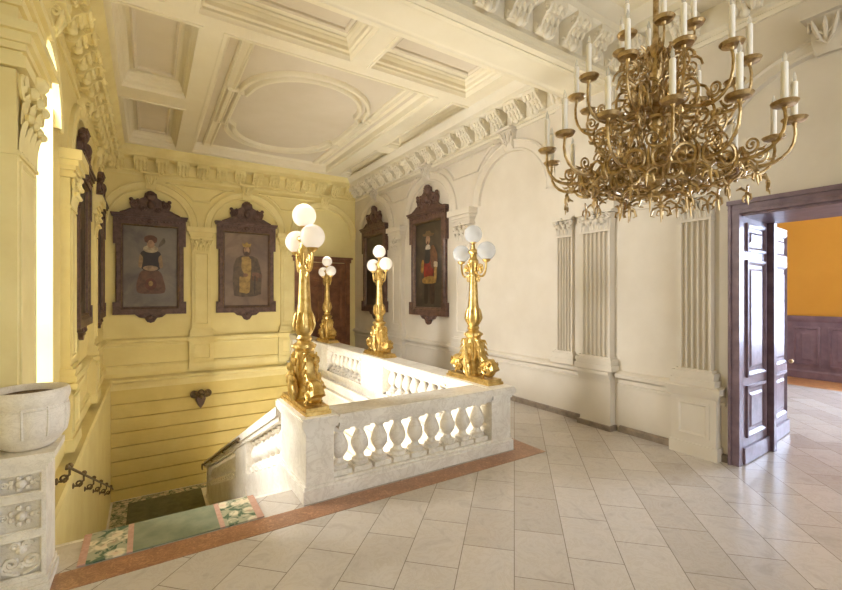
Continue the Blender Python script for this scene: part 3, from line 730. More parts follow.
# ------------------------------------------------------------------ gilded lamps
def lamp_at(x, y, z, label, globe, first=None):
    r = thing('balustrade_lamp', label, 'lamp', (x, y, z), 'gilded three-globe lamps on the balustrade piers')
    T = TR(x, y, z); g = M['gold']
    b = MB(T); b.box(-.13, .13, -.46, .46, 0, .035); b.box(-.115, .115, -.44, .44, .035, .07); b.build('base_plate', g, r, flat=True)
    b = MB(T)
    b.lathe([(.115, .07), (.12, .1), (.08, .16), (.07, .22), (.1, .3), (.125, .4), (.12, .5), (.1, .58), (.105, .6), (.12, .62), (.12, .65), (.08, .68), (.065, .7)], seg=20)
    for k in range(8):
        a = 2*PI*k/8; ca, sa = math.cos(a), math.sin(a)
        b.tube([(.118*ca, .118*sa, .32), (.14*ca, .14*sa, .4), (.128*ca, .128*sa, .5), (.135*ca, .135*sa, .56)], [.012, .024, .02, .008], 6)
        b.ball((.118*ca, .118*sa, .635), .018, 6, 5)
    b.build('drum', g, r)
    for s_ in (-1, 1):
        b = MB(T)
        pts = bez([(0, s_*.09, .56), (0, s_*.22, .52), (0, s_*.14, .28), (0, s_*.22, .2), (0, s_*.38, .32), (0, s_*.44, .18)], 14)
        b.tube(pts, [.03+.022*i/14 for i in range(15)], 8, flat=1.5)
        b.tube([(0, s_*(.32+p[0]), .19+p[1]) for p in spiral(.115, .03, 1.6, .2, 22)], .036, 8, flat=1.8)
        b.ball((0, s_*.32, .19), .05, 10, 8, (1.6, 1, 1))
        for q in (-1, 1):
            b.tube([(q*.06, s_*(.32+p[0]), .19+p[1]) for p in spiral(.1, .02, 1.6, .2, 18)], .015, 6)
        for k in range(4): b.ball((0, s_*(.13+.03*k), .46-.07*k), .05, 8, 6, (1.2, .8, 1.2))
        for k in range(6):
            a = .5+k*.75; c0 = (s_*.32, .19)
            for q in (-1, 1): b.tube([(q*.05, c0[0]+s_*.07*math.cos(a), c0[1]+.07*math.sin(a)), (q*.085, c0[0]+s_*.1*math.cos(a+.2), c0[1]+.1*math.sin(a+.2)), (q*.07, c0[0]+s_*.135*math.cos(a+.35), c0[1]+.135*math.sin(a+.35))], [.01, .018, .005], 5)
        for k in range(5):
            t = k/4; b.tube([(0, s_*(.12+.06*t), .56-.3*t), (.06, s_*(.17+.05*t), .55-.3*t), (.075, s_*(.2+.05*t), .5-.3*t)], [.012, .02, .006], 5); b.tube([(0, s_*(.12+.06*t), .56-.3*t), (-.06, s_*(.17+.05*t), .55-.3*t), (-.075, s_*(.2+.05*t), .5-.3*t)], [.012, .02, .006], 5)
        b.build('scroll_foot', g, r)
    for s_ in (-1, 1):
        b = MB(T)
        b.tube([(s_*(.1+.02*math.sin(t*3)), .02*math.sin(t*5), .5-.42*t) for t in [i/10 for i in range(11)]], [.035, .045, .05, .045, .04, .045, .055, .06, .055, .05, .04], 8)
        for k in range(7): b.ball((s_*(.12+.02*(k % 2)), .05*((k % 3)-1), .12+.06*k), .036, 7, 5, (1, 1.2, 1.3))
        b.tube([(s_*.13, p[0], .16+p[1]) for p in spiral(.08, .02, 1.4, PI/2, 16)], .02, 6)
        b.build('leaf_ornament', g, r)
    b = MB(T)
    b.lathe([(.07, .69), (.085, .72), (.07, .75), (.09, .78), (.1, .84), (.097, .9), (.08, .98), (.068, 1.1), (.058, 1.3), (.054, 1.45), (.066, 1.46), (.07, 1.48), (.06, 1.5), (.056, 1.6), (.072, 1.63), (.072, 1.66), (.05, 1.69), (.045, 1.74), (.075, 1.77), (.075, 1.79), (.03, 1.83), (.02, 1.88), (.03, 1.9), (.05, 1.915)], seg=20)
    for k in range(10):
        a = 2*PI*k/10; ca, sa = math.cos(a), math.sin(a)
        b.tube([(.096*ca, .096*sa, .8), (.112*ca, .112*sa, .86), (.098*ca, .098*sa, .95), (.085*ca, .085*sa, 1.0)], [.008, .016, .014, .004], 5)
        b.tube([(.058*ca, .058*sa, 1.5), (.075*ca, .075*sa, 1.58), (.082*ca, .082*sa, 1.62)], [.006, .012, .004], 5)
    b.build('shaft', g, r)
    for s_ in (-1, 1):
        b = MB(T)
        pts = bez([(0, s_*.05, 1.5), (0, s_*.2, 1.36), (0, s_*.27, 1.46), (0, s_*.27, 1.62)], 14)
        b.tube(pts, .014, 7)
        b.tube([(0, s_*(.14+p[0]), 1.55+p[1]) for p in spiral(.07, .015, 1.8, -PI/2, 20)], .011, 6)
        b.tube([(0, s_*(.11+p[0]), 1.4+p[1]) for p in spiral(.045, .01, 1.5, 1, 16)], .01, 6)
        b.ball((0, s_*.15, 1.54), .028, 8, 6)
        b.lathe([(.02, -.03), (.05, -.01), (.06, .01), (.045, .02)], (0, s_*.27, 1.65), 14)
        arm = b.build('lamp_arm', g, r)
        b = MB(T); b.ball((0, s_*.27, 1.775), .125, 24, 16); b.build('glass_globe', globe, arm)
    b = MB(T); b.ball((0, 0, 2.03), .125, 24, 16); b.build('glass_globe', globe, r)
    return r
def lamp_copy(src, x, y, z, label, globe):
    c = copy_tree(src); c.location = (x, y, z); c['label'] = label
    for ch in c.children_recursive:
        if ch.name.startswith('glass_globe'):
            ch.data = ch.data.copy(); ch.data.materials[0] = globe
    return c
l1 = lamp_at(1.41, 4.52, .82, 'gilded lamp with three bright white globes on the pier above the stairs', M['opal'])
l2 = lamp_copy(l1, 3.83, 4.62, .82, 'gilded lamp with clear greyish globes on the corner pier nearest the cream wall', M['etched'])
l3 = lamp_copy(l1, 3.82, 7.48, .82, 'gilded lamp in front of the dark narrow portrait on the cream wall', M['opal'])
l4 = lamp_copy(l1, 3.82, 10.37, .82, 'gilded lamp in front of the brown door, farthest from the landing', M['opal'])

# ------------------------------------------------------------------ urn, pedestal, bracket, hooks
pd = thing('carved_pedestal', 'white carved stone pedestal under the urn at the stair head', 'pedestal', (-.71, 3.95, 0))
T = TR(-.71, 3.96, 0)
b = MB(T); b.box(-.13, .13, -.125, .16, .05, .84)
for q in (-1, 1): b.box(*sorted((q*.112, q*.13)), -.16, -.12, .05, .84)
for (za, zb) in ((.09, .12), (.39, .42), (.64, .67), (.815, .84)): b.box(-.115, .115, -.16, -.12, za, zb)
b.box(-.15, .15, -.18, .18, .0, .06); b.box(-.14, .14, -.17, .17, .06, .1); b.build('body', M['pedstone'], pd, flat=True)
b = MB(T); b.box(-.14, .14, -.17, .17, .84, .87); b.box(-.165, .165, -.195, .195, .87, .9); b.box(-.18, .18, -.21, .21, .9, .945); b.build('top_slab', M['pedstone'], pd, flat=True)
for (za, zb) in ((.67, .82), (.42, .64), (.12, .39)):
    b = MB(T); b.rectframe(-.118, .118, za, zb, [(0, 0), (0, .008), (.012, .01), (.02, .0)], lambda u, v, o: (u, -.157-o, v), False)
    zc, hh = (za+zb)/2, (zb-za)/2
    if hh > .12:
        for s_ in (-1, 1):
            b.tube([(s_*(.048+p[0]), -.138, zc-.03+p[1]) for p in spiral(.045, .01, 1.6, PI, 18)], .015, 5)
            b.tube([(s_*(.03+p[0]), -.138, zc+.08+p[1]) for p in spiral(.028, .008, 1.4, 0, 14)], .013, 5)
            b.tube([(s_*.012, -.138, za+.02), (s_*.09, -.142, za+.06), (s_*.1, -.138, zc-.03)], .014, 5)
        b.ball((0, -.142, zc+.05), .03, 8, 6); b.ball((0, -.142, zc-.06), .016, 8, 6)
    else:
        for k in range(7):
            a = 2*PI*k/7; b.ball((.055*math.cos(a), -.136, zc+hh*.5*math.sin(a)), .018, 6, 5)
        b.ball((0, -.142, zc), .03, 8, 6)
        for s_ in (-1, 1): b.tube([(s_*(.085+p[0]), -.138, zc+p[1]) for p in spiral(.024, .006, 1.4, 0, 12)], .008, 5)
    b.build('carved_relief', M['pedstone'], pd)
ur = thing('stone_urn', 'wide white stone urn on the carved pedestal at the stair head', 'urn', (-.695, 3.96, .945))
T = TR(-.695, 3.96, .945) @ Matrix.Diagonal((.9, .9, 1, 1))
b = MB(T); seg = 64; prof = [(.09, 0), (.13, .004), (.16, .02), (.185, .045), (.205, .075), (.217, .1), (.226, .14), (.232, .2), (.233, .27), (.226, .3), (.236, .315), (.246, .34), (.25, .37), (.245, .395), (.232, .408), (.215, .4), (.205, .37), (.2, .3), (.18, .2), (.1, .14), (.01, .13)]
rings = []
for r_, z in prof:
    amp = .012 if .08 < z < .29 and r_ > .19 else 0
    rings.append([((r_+amp*abs(math.cos(5*2*PI*i/seg))**.5)*math.cos(2*PI*i/seg), (r_+amp*abs(math.cos(5*2*PI*i/seg))**.5)*math.sin(2*PI*i/seg), z) for i in range(seg)])
b.loft(rings, True, True); b.build('bowl', M['pedstone'], ur, ang=50)
b = MB(T)
for k in range(10):
    a = 2*PI*(k+.5)/10; b.tube([((r_+.006)*math.cos(a), (r_+.006)*math.sin(a), z) for r_, z in prof[5:10]], .008, 5)
b.tube([(.236*math.cos(2*PI*i/40), .236*math.sin(2*PI*i/40), .285) for i in range(40)], .006, 5, True)
b.build('rib_ornament', M['pedstone'], ur)
b = MB(T); b.lathe([(.203, .36), (.15, .372), (.01, .376)], seg=40); b.build('brown_liner', plain('matte_brown', lin(112, 88, 60), lin(74, 54, 36), .95, scale=30, bump=.5), ur)  # brown disc set inside the bowl just below the rim

br = thing('bracket_ornament', 'dark carved bracket ornament on the lower yellow boards', 'wall ornament', (1.22, YB-.035, -.8))
T = TR(1.22, YB-.035, -.85)
b = MB(T); b.slab([(-.12, .1), (.12, .1), (.13, -.02), (.08, -.16), (0, -.28), (-.08, -.16), (-.13, -.02)], lambda u, v: (u, 0, v), lambda u, v: (u*.8, -.16, v*.8)); b.build('shield', M['wood'], br, flat=True)
b = MB(T)
for s_ in (-1, 1):
    b.tube([(s_*(.16+p[0]), -.1, .16+p[1]) for p in spiral(.1, .02, 1.5, PI, 18)], .035, 7)
    b.ball((s_*.1, -.14, .16), .07, 8, 6)
b.ball((0, -.16, .2), .08, 10, 7); b.ball((0, -.2, .08), .06, 8, 6); b.box(-.2, .2, -.1, 0, .08, .2)
b.build('leaf_crest', M['bark'], br)
hr = thing('stair_handrail', 'bronze handrail on scrolled brackets running down the yellow stair wall', 'handrail', (XL+.15, 5.0, 0))
HX = XL+.26
def hz(y): return zs(y)+.74
b = MB(); b.tube([(HX, 5.45, hz(5.45)-.03), (HX, 5.5, hz(5.5)+.01), (HX, 5.6, hz(5.6)), (HX, 8, hz(8)), (HX, 11.9, hz(11.9)), (HX, 12.05, hz(12.0)-.05)], .014, 8); b.build('rail', M['bark'], hr)
for k in range(6):
    y = 5.65+k*1.15; b = MB()
    b.tube([(XL+.15, y, hz(y)-.12), (XL+.2, y, hz(y)-.13), (HX, y, hz(y)-.07), (HX, y, hz(y))], .012, 6)
    b.tube([(XL+.21+p[0], y, hz(y)-.1+p[1]) for p in spiral(.04, .012, 1.3, -PI/2, 14)], .011, 6)
    b.ball((XL+.155, y, hz(y)-.12), .035, 8, 6, (.5, 1, 1)); b.ball((HX, y+.03, hz(y)+.01), .03, 8, 6)
    b.build('scroll_bracket', M['bark'], hr)

# ------------------------------------------------------------------ portraits
def ell(cx, cz, rx, rz, n=18): return [(cx+rx*math.cos(2*PI*i/n), cz+rz*math.sin(2*PI*i/n)) for i in range(n)]
FIG = {
 'lady': ('canvas_grey', [((132, 92, 70), [(-.30, .35), (.30, .35), (.34, .5), (.22, .98), (-.22, .98), (-.32, .6)]), ((58, 46, 40), [(-.2, .95), (.2, .95), (.25, 1.3), (.2, 1.48), (-.2, 1.48), (-.25, 1.3)]),
    ((190, 160, 118), [(-.28, 1.05), (-.2, 1.0), (-.16, 1.3), (-.24, 1.4)]), ((190, 160, 118), [(.28, 1.05), (.2, 1.0), (.16, 1.3), (.24, 1.4)]), ((206, 178, 140), ell(0, 1.02, .17, .07)),
    ((226, 210, 176), ell(0, 1.52, .17, .1)), ((216, 178, 140), ell(0, 1.66, .085, .12)), ((120, 74, 40), [(-.13, 1.68), (.13, 1.68), (.15, 1.82), (.06, 1.88), (-.06, 1.88), (-.15, 1.82)]), ((216, 178, 140), ell(0, 1.67, .07, .09)),
    ((120, 66, 46), ell(.0, .6, .13, .16)), ((196, 160, 96), ell(0, .62, .05, .07)), ((120, 112, 90), [(.16, 1.55), (.34, 1.7), (.3, 1.85), (.2, 1.7)])]),
 'king': ('canvas_warm', [((116, 98, 76), [(-.34, .3), (-.1, .26), (.2, .28), (.4, .34), (.42, .9), (.36, 1.2), (.3, 1.38), (.16, 1.46), (-.14, 1.46), (-.28, 1.38), (-.36, 1.15), (-.38, .7)]),
    ((206, 172, 96), [(-.2, .4), (0, .36), (.08, .4), (.1, .8), (.13, 1.1), (.12, 1.36), (.05, 1.44), (-.1, 1.44), (-.17, 1.36), (-.2, 1.1), (-.17, .96), (-.2, .8)]),
    ((128, 108, 80), [(-.33, .98), (-.26, 1.28), (-.2, 1.38), (-.13, 1.4), (-.15, 1.1), (-.1, .98), (-.04, .92), (-.08, .84), (-.24, .86)]), ((168, 124, 94), ell(-.03, .9, .07, .05)), ((150, 110, 84), [(.14, .88), (.3, .82), (.42, .82), (.43, .92), (.3, .98), (.15, .98)]), ((120, 84, 56), [(.12, .74), (.32, .72), (.3, .86), (.14, .88)]),
    ((120, 90, 60), ell(0, 1.6, .11, .16)), ((206, 168, 128), ell(0, 1.63, .078, .105)), ((104, 76, 52), ell(0, 1.53, .055, .055)), ((206, 172, 86), [(-.1, 1.71), (.1, 1.71), (.13, 1.84), (.06, 1.79), (0, 1.87), (-.06, 1.79), (-.13, 1.84)]), ((84, 68, 56), [(.19, .34), (.23, .34), (.25, .9), (.21, .9)])]),
 'cavalier': ('canvas_dark', [((58, 44, 36), [(-.22, .1), (-.04, .1), (-.04, .7), (-.2, .72)]), ((84, 60, 46), [(.04, .1), (.24, .1), (.26, .7), (.04, .72)]), ((160, 44, 32), [(-.24, .72), (.2, .72), (.22, 1.2), (-.2, 1.2)]),
    ((66, 62, 56), [(-.2, 1.1), (.06, 1.1), (.04, 1.5), (-.16, 1.5)]), ((134, 92, 60), [(.08, .95), (.36, 1.0), (.38, 1.3), (.2, 1.55), (.06, 1.5)]), ((196, 150, 70), [(-.38, .9), (-.26, .86), (-.22, 1.2), (-.32, 1.2)]), ((188, 150, 76), [(-.28, .6), (.3, .6), (.34, .72), (.1, .8), (-.3, .74)]),
    ((214, 200, 176), [(.2, 1.0), (.38, .98), (.38, 1.12), (.22, 1.14)]), ((196, 154, 82), [(.22, .66), (.34, .7), (.36, 1.0), (.24, 1.0)]), ((230, 222, 206), [(-.16, 1.44), (.08, 1.44), (.04, 1.56), (-.12, 1.56)]), ((206, 166, 132), ell(-.04, 1.68, .09, .12)), ((150, 122, 84), [(-.26, 1.78), (.18, 1.76), (.24, 1.82), (.08, 1.84), (.05, 1.9), (-.12, 1.9), (-.14, 1.84), (-.28, 1.84)]), ((120, 80, 54), ell(-.04, 1.61, .03, .035))]),
 'shade': ('canvas_dark', [((74, 58, 46), [(-.3, .2), (.3, .2), (.28, 1.1), (.2, 1.45), (-.2, 1.45), (-.28, 1.1)]), ((150, 118, 88), ell(0, 1.58, .09, .12)), ((120, 96, 70), ell(.1, 1.0, .12, .07))]),
 'bust': ('canvas_dark', [((70, 54, 44), [(-.34, .2), (.34, .2), (.3, 1.2), (.18, 1.45), (-.18, 1.45), (-.3, 1.2)]), ((160, 126, 96), ell(0, 1.6, .09, .12)), ((170, 150, 120), ell(0, 1.44, .13, .06))]),
}
def portrait(x, y, deg, fig, label, z0=1.28):
    r = thing('portrait_picture', label, 'portrait', (x, y, z0)); T = TR(x, y, z0, deg)
    mp = lambda u, v, o: (u, -.004-o, v)
    H0, H1, hw = .26, 2.74, .8
    w = M['wood']
    b = MB(T); b.rectframe(-hw+.05, hw-.05, H0, H1, [(0, 0), (0, .07), (.03, .09), (.1, .085), (.13, .06), (.15, .055), (.16, .03)], mp, False)
    b.add([mp(-hw+.1, H0+.05, .0), mp(hw-.1, H0+.05, .0), mp(hw-.1, H1-.05, .0), mp(-hw+.1, H1-.05, .0)], [(0, 1, 2, 3)])
    b.build('frame', w, r, ang=25)
    b = MB(T)
    b.slab([(-hw, H1-.72), (-hw+.17, H1-.72), (-hw+.17, H1-.2), (hw-.17, H1-.2), (hw-.17, H1-.72), (hw, H1-.72), (hw, H1-.02), (-hw, H1-.02)], lambda u, v: mp(u, v, 0), lambda u, v: mp(u, v, .1))
    for (e, o, a, c) in ((.0, .11, -.06, -.03), (.03, .14, -.03, .02), (.05, .16, .02, .06)): b.slab([(-hw-e, H1+a), (hw+e, H1+a), (hw+e, H1+c), (-hw-e, H1+c)], lambda u, v: mp(u, v, 0), lambda u, v: mp(u, v, o))
    for k in range(-9, 10): b.ball(mp(k*.08, H1-.1, .1), .02, 6, 4)
    b.build('frame_head', w, r, ang=25)
    b = MB(T); b.slab([(-hw-.01, H0-.04), (hw+.01, H0-.04), (hw+.01, H0+.28), (hw-.16, H0+.28), (hw-.16, H0+.08), (-hw+.16, H0+.08), (-hw+.16, H0+.28), (-hw-.01, H0+.28)], lambda u, v: mp(u, v, 0), lambda u, v: mp(u, v, .105)); b.build('frame_foot', w, r, ang=25)
    b = MB(T); b.rectframe(-hw+.16, hw-.16, H0+.1, H1-.2, [(0, .03), (0, .07), (.02, .075), (.035, .045), (.04, .012)], mp, False); b.build('inner_slip', M['slip'], r)
    # crest
    b = MB(T); z = H1+.06
    sil = [(-.62, 0), (-.5, .08), (-.42, .16), (-.46, .3), (-.4, .4), (-.3, .38), (-.24, .44), (-.15, .5), (-.13, .62), (0, .68), (.13, .62), (.15, .5), (.24, .44), (.3, .38), (.4, .4), (.46, .3), (.42, .16), (.5, .08), (.62, 0)]
    b.slab([(u, z+v*.9) for u, v in sil], lambda u, v: mp(u, v, .02), lambda u, v: mp(u, v, .09))
    for s_ in (-1, 1):
        b.tube([mp(s_*(.34+p[0]), z+.26+p[1], .1) for p in spiral(.1, .02, 1.7, 0, 20)], .022, 6)
        b.tube([mp(s_*(.17+p[0]), z+.16+p[1], .11) for p in spiral(.08, .02, 1.5, PI, 18)], .02, 6)
        b.tube([mp(s_*u, z+v, .1) for u, v in ((.66, .01), (.54, .06), (.44, .12), (.3, .12))], .024, 6)
        b.ball(mp(s_*.42, z+.37, .08), .05, 8, 6); b.ball(mp(s_*.28, z+.36, .08), .045, 8, 6)
    b.ball(mp(0, z+.5, .06), .13, 14, 10, (1, .6, 1)); b.ball(mp(0, z+.26, .1), .09, 10, 8, (1, .8, 1.3))
    for k in range(7): a = PI*k/6; b.tube([mp(0, z+.5, .14), mp(.12*math.cos(a), z+.5+.12*math.sin(a), .1)], .014, 5)
    b.build('carved_crest', w, r)
    b = MB(T); b.ball(mp(0, H1-.1, .1), .07, 10, 8, (1.2, .7, 1)); 
    for s_ in (-1, 1): b.tube([mp(s_*(.1+p[0]), H1-.12+p[1], .1) for p in spiral(.045, .01, 1.3, 0, 12)], .014, 5)
    b.build('carved_boss', w, r)
    b = MB(T); b.slab([(-.36, H0-.03), (-.26, H0-.12), (-.14, H0-.14), (-.08, H0-.24), (0, H0-.27), (.08, H0-.24), (.14, H0-.14), (.26, H0-.12), (.36, H0-.03)], lambda u, v: mp(u, v, 0), lambda u, v: mp(u, v, .06))
    for s_ in (-1, 1):
        b.tube([mp(s_*(.2+p[0]), H0-.07+p[1], .06) for p in spiral(.055, .012, 1.6, PI, 14)], .018, 6); b.tube([mp(s_*(.07+p[0]), H0-.14+p[1], .06) for p in spiral(.05, .012, 1.6, PI, 14)], .016, 6)
    b.ball(mp(0, H0-.1, .06), .05, 8, 6); b.build('carved_drop', w, r)
    cm, polys = FIG[fig]
    b = MB(T); b.slab([(-hw+.18, H0+.12), (hw-.18, H0+.12), (hw-.18, H1-.22), (-hw+.18, H1-.22)], lambda u, v: mp(u, v, .008), lambda u, v: mp(u, v, .018)); cv = b.build('canvas', M[cm], r, flat=True)
    def chaikin(p):
        for _ in range(2):
            q = []
            for i in range(len(p)):
                a, c = p[i], p[(i+1) % len(p)]
                q += [(a[0]*.82+c[0]*.18, a[1]*.82+c[1]*.18), (a[0]*.18+c[0]*.82, a[1]*.18+c[1]*.82)]
            p = q
        return p
    b = MB(T); mats = []
    for i, (c, pts) in enumerate(polys):
        m = pm(*c)
        if m not in mats: mats.append(m)
        b.mat = mats.index(m)
        d = .0185+.0006*i
        b.slab([(u*1.0, H0+.14+v) for u, v in (chaikin(pts) if len(pts) < 12 else pts)], lambda u, v: mp(u, v, .018), lambda u, v: mp(u, v, d+.001))
    b.build('painted_figure', mats, cv, flat=True)
    return r
portrait(.06, YB, 0, 'lady', 'portrait of a person in a white ruff, dark walnut frame on the yellow end wall')
portrait(2.42, YB, 0, 'king', 'portrait of a crowned person in a pale robe, dark walnut frame')
portrait(XR, 11.66, -90, 'shade', 'dark narrow-looking portrait half hidden behind a gilded lamp on the cream wall')
portrait(XR, 8.72, -90, 'cavalier', 'portrait of a standing person in red with a wide hat on the cream wall')
portrait(XL, 8.75, 90, 'bust', 'framed portrait seen edge-on, next after the arched window')
portrait(XL, 11.66, 90, 'bust', 'framed portrait seen edge-on, nearest the end wall on the window side')

# ------------------------------------------------------------------ chandelier
CXc, CYc = 2.58, 1.4
ch = thing('chandelier', 'huge ornate brass chandelier with white candles hanging over the landing', 'chandelier', (CXc, CYc, 2.5))
T0 = TR(CXc, CYc, 0); Bz = M['bronze']
b = MB(T0); b.lathe([(.012, 2.5), (.03, 2.53), (.02, 2.57), (.06, 2.62), (.09, 2.68), (.06, 2.74), (.035, 2.8), (.03, 2.95), (.06, 3.0), (.07, 3.06), (.035, 3.12), (.026, 3.3), (.05, 3.34), (.055, 3.4), (.07, 3.44), (.06, 3.5), (.03, 3.54), (.02, 3.6), (.02, 5.6)], seg=16); b.build('stem', Bz, ch)
b = MB(T0); b.lathe([(.02, 5.6), (.06, 5.66), (.12, 5.74), (.14, 6.24)], seg=20); b.build('ceiling_rose', Bz, ch)
def RZ(deg): return Matrix.Translation((CXc, CYc, 0)) @ Matrix.Rotation(math.radians(deg), 4, 'Z')
def P(r, z, t=0): return (r, t, z)
def candle_arm(R, zc, path, scrolls, thick, ch_=.195, leaf=True, cr=.018):
    """one arm in the local r-z plane; returns the arm with its drip pan, candle and bulb"""
    T = RZ(0); b = MB(T)
    b.tube([P(p[0], p[1]) for p in bez([(q[0], q[1], 0) for q in path], 18)], [thick*(1.15-.4*i/18) for i in range(19)], 7)
    a = b.build('arm', Bz, ch)
    b = MB(T); b.lathe([(.008, -.03), (.016, -.012), (.058, -.004), (.071, .012), (.069, .016), (.02, .01), (.018, .03), (.014, .03)], (R, 0, zc), 16); b.build('drip_pan', Bz, a)
    b = MB(T); b.lathe([(cr, .012), (cr, .02+ch_), (cr*.7, .026+ch_)], (R, 0, zc), 12); b.build('candle', M['candle'], a)
    b = MB(T); b.lathe([(.006, 0), (.012, .012), (.012, .028), (.006, .045), (.001, .06)], (R, 0, zc+.024+ch_), 10); b.build('flame_bulb', M['bulb'], a)
    b = MB(T)
    for (r0, z0, rad, rin, turns, a0, th, ty) in scrolls:
        b.tube([P(r0+p[0], z0+p[1], ty) for p in spiral(rad, rin, turns, a0, 22)], [th*(1-.45*i/22) for i in range(23)], 6)
        b.ball(P(r0+rin*math.cos(a0+2*PI*turns), z0+rin*math.sin(a0+2*PI*turns), ty), th*1.5, 6, 5)
        for q in range(2):
            aa = a0+2*PI*(.18+.2*q); rr = rad*.97
            u, v = r0+rr*math.cos(aa), z0+rr*math.sin(aa); d = Vector((math.cos(aa+.7), math.sin(aa+.7)))
            b.tube([P(u, v, ty), P(u+d.x*.025, v+d.y*.025, ty+.006), P(u+d.x*.045-d.y*.015, v+d.y*.045+d.x*.015, ty)], [th*.8, th*1.15, th*.25], 5)
    b.build('scrollwork', Bz, a)
    return a
def ring(src, n, a0):
    src.rotation_euler = (0, 0, 0)
    base = list(src.children)
    for k in range(n):
        ang = math.radians(a0+360*k/n)
        if k == 0: o = src
        else:
            o = src.copy(); C.objects.link(o)
            for c_ in base: d = c_.copy(); C.objects.link(d); d.parent = o
        o.rotation_euler = (0, 0, ang)
lo = candle_arm(.79, 2.87, [(.05, 2.72), (.3, 2.86), (.38, 2.56), (.86, 2.54), (.79, 2.86)],
   [(.27, 2.74, .1, .018, 1.8, PI*.6, .0105, 0), (.46, 2.66, .075, .012, 1.7, -PI/2, .009, .02), (.62, 2.71, .05, .01, 1.6, PI, .008, 0), (.38, 2.84, .06, .012, 1.6, 0, .008, .03)], .0125)
ring(lo, 14, 9)
mid = candle_arm(.56, 3.26, [(.04, 3.02), (.2, 3.2), (.3, 2.88), (.64, 2.92), (.56, 3.25)],
   [(.24, 3.12, .15, .025, 1.9, PI*.5, .012, 0), (.36, 2.96, .085, .015, 1.7, -PI/2, .010, .02), (.45, 3.07, .05, .01, 1.6, PI, .009, 0), (.22, 3.33, .075, .012, 1.7, 0, .009, .02)], .012)
ring(mid, 11, 28)
top = candle_arm(.25, 3.56, [(.03, 3.42), (.12, 3.5), (.16, 3.36), (.28, 3.4), (.25, 3.55)],
   [(.13, 3.46, .05, .01, 1.7, PI*.5, .008, 0), (.19, 3.4, .03, .008, 1.5, PI, .007, .01), (.1, 3.36, .04, .008, 1.5, 0, .007, 0)], .009, .18)
ring(top, 6, 40)
# leafy band and pendants under the body
T = RZ(0)
def pendant(r, z, s=1.0, name='leaf_pendant'):
    b = MB(T)
    b.tube([P(r, z), P(r, z-.03*s), P(r+.01, z-.07*s)], [.006, .01, .003], 6)
    for t in (-1, 1):
        b.tube([P(r, z-.012*s, 0), P(r, z-.02*s, t*.03*s), P(r, z-.045*s, t*.038*s), P(r, z-.05*s, t*.022*s)], [.006, .009, .007, .004], 6)
        b.tube([P(r, z+.0, 0), P(r-.02, z+.03, t*.03*s), P(r-.04, z+.02, t*.05*s)], [.007, .01, .004], 6)
    b.ball(P(r, z-.01*s), .012*s, 8, 6)
    return b.build(name, Bz, ch)
def ringpart(o, n, a0):
    for k in range(n):
        q = o if k == 0 else o.copy()
        if k: C.objects.link(q)
        q.rotation_euler = (0, 0, math.radians(a0+360*k/n))
ringpart(pendant(.66, 2.56, 1.2), 12, 24); ringpart(pendant(.45, 2.54, 1.4), 8, 9); ringpart(pendant(.24, 2.53, 1.9), 6, 20)
def bodyscroll(r, z, rad, ty, a0):
    b = MB(T)
    for s_ in (-1, 1):
        b.tube([(r+.03*math.sin(i*.3), s_*ty+p[0]*s_, z+p[1]) for i, p in enumerate(spiral(rad, rad*.18, 1.8, a0, 22))], [.0105*(1-.4*i/22) for i in range(23)], 6)
    b.ball((r, 0, z), .02, 8, 6); b.tube([(r, 0, z-.06), (r+.03, 0, z-.02), (r+.02, 0, z+.05), (r-.01, 0, z+.09)], [.006, .014, .012, .003], 6)
    return b.build('body_scroll', Bz, ch)
ringpart(bodyscroll(.52, 2.66, .07, .075, 0), 12, 24); ringpart(bodyscroll(.3, 2.64, .06, .06, PI), 10, 0); ringpart(bodyscroll(.22, 2.86, .075, .05, PI/2), 7, 12); ringpart(bodyscroll(.14, 3.2, .06, .03, 0), 6, 5)
b = MB(T)
for (r, z, th) in ((.5, 2.64, .012), (.28, 2.6, .012), (.16, 3.02, .01)): b.tube([(r*math.cos(2*PI*i/48), r*math.sin(2*PI*i/48), z) for i in range(48)], th, 6, True)
b.build('hoop', Bz, ch)

ch.scale = (.8, .8, .92); ch.location.z = 2.56
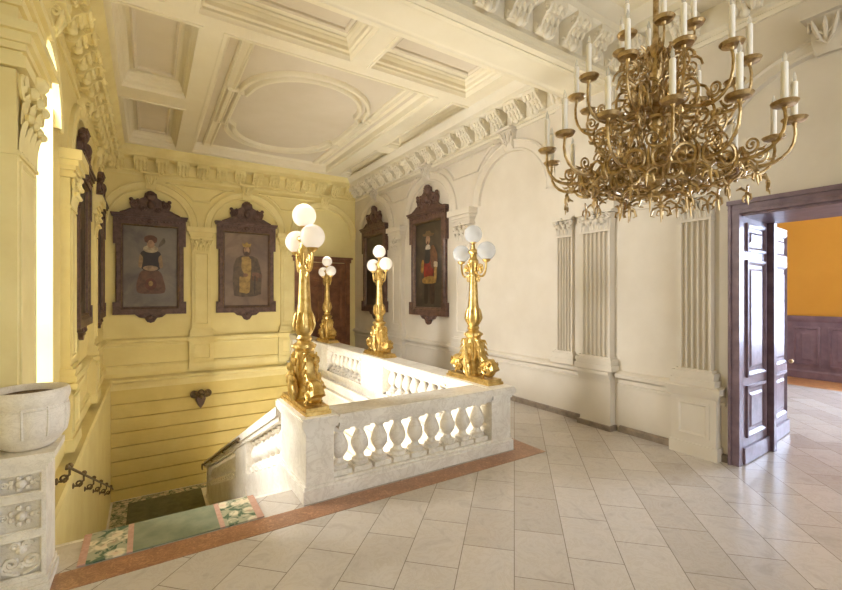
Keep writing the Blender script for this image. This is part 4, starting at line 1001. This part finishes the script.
# ------------------------------------------------------------------ light
W = bpy.data.worlds.new('daylight'); S.world = W; W.use_nodes = True
bg = W.node_tree.nodes['Background']; bg.inputs[0].default_value = (.92, .96, 1, 1); bg.inputs[1].default_value = 1.0
def area(name, loc, target, sx, sy, power, col=(1, 1, 1)):
    l = bpy.data.lights.new(name, 'AREA'); l.shape = 'RECTANGLE'; l.size = sx; l.size_y = sy; l.energy = power; l.color = col
    o = bpy.data.objects.new(name, l); C.objects.link(o); o.location = loc
    o.rotation_euler = (Vector(target)-Vector(loc)).to_track_quat('-Z', 'Z').to_euler(); return o
area('window_light_arched', (XL-3.2, WY-.2, 4.3), (1, WY-.4, 1.2), 4.5, 4.0, 2100, (1, .98, .95))
for x in (.85, 2.65, 4.45): area('window_light_street', (x, -4.5, 2.7), (x, 0, 2.7), 1.3, 3.8, 60, (.95, .98, 1))
area('window_light_orange_room', (13.8, -.15, 2.5), (6, .6, 1.0), 4.0, 3.4, 900, (.62, .73, 1))
area('hall_fill_below', (1.4, 7.5, -5.9), (2.4, 9.5, 6), 3.4, 4.5, 980, (1, .98, .94))  # added fill without a fixture, brightens the stair hall from the well
for l in (l1, l3, l4):
    p = bpy.data.lights.new('lamp_glow', 'POINT'); p.energy = 9; p.color = (1, .93, .82); p.shadow_soft_size = .12
    o = bpy.data.objects.new('lamp_glow', p); C.objects.link(o); o.location = l.location + Vector((0, 0, 2.3))

sl = bpy.data.lights.new('sun', 'SUN'); sl.energy = 1.0; sl.angle = math.radians(4); sl.color = (1, .98, .93)
so = bpy.data.objects.new('sun', sl); C.objects.link(so); so.rotation_euler = Vector((1.6, -1.4, -2.6)).to_track_quat('-Z', 'Y').to_euler(); so.location = (-6, 10, 10)
# ------------------------------------------------------------------ camera and view
cam = bpy.data.cameras.new('camera'); cam.sensor_width = 36; cam.lens = 426/842*36; cam.clip_start = .05
co = bpy.data.objects.new('camera', cam); C.objects.link(co); co.location = (0, 0, 2); co.rotation_euler = (PI/2, 0, math.radians(-32.65))
S.camera = co
S.view_settings.view_transform = 'Standard'; S.view_settings.look = 'None'; S.view_settings.gamma = 1; S.view_settings.exposure = .5
try:
    S.cycles.use_denoising = True; S.cycles.max_bounces = 10; S.cycles.diffuse_bounces = 7; S.cycles.transparent_max_bounces = 12
    S.cycles.sample_clamp_indirect = 6
except Exception: pass
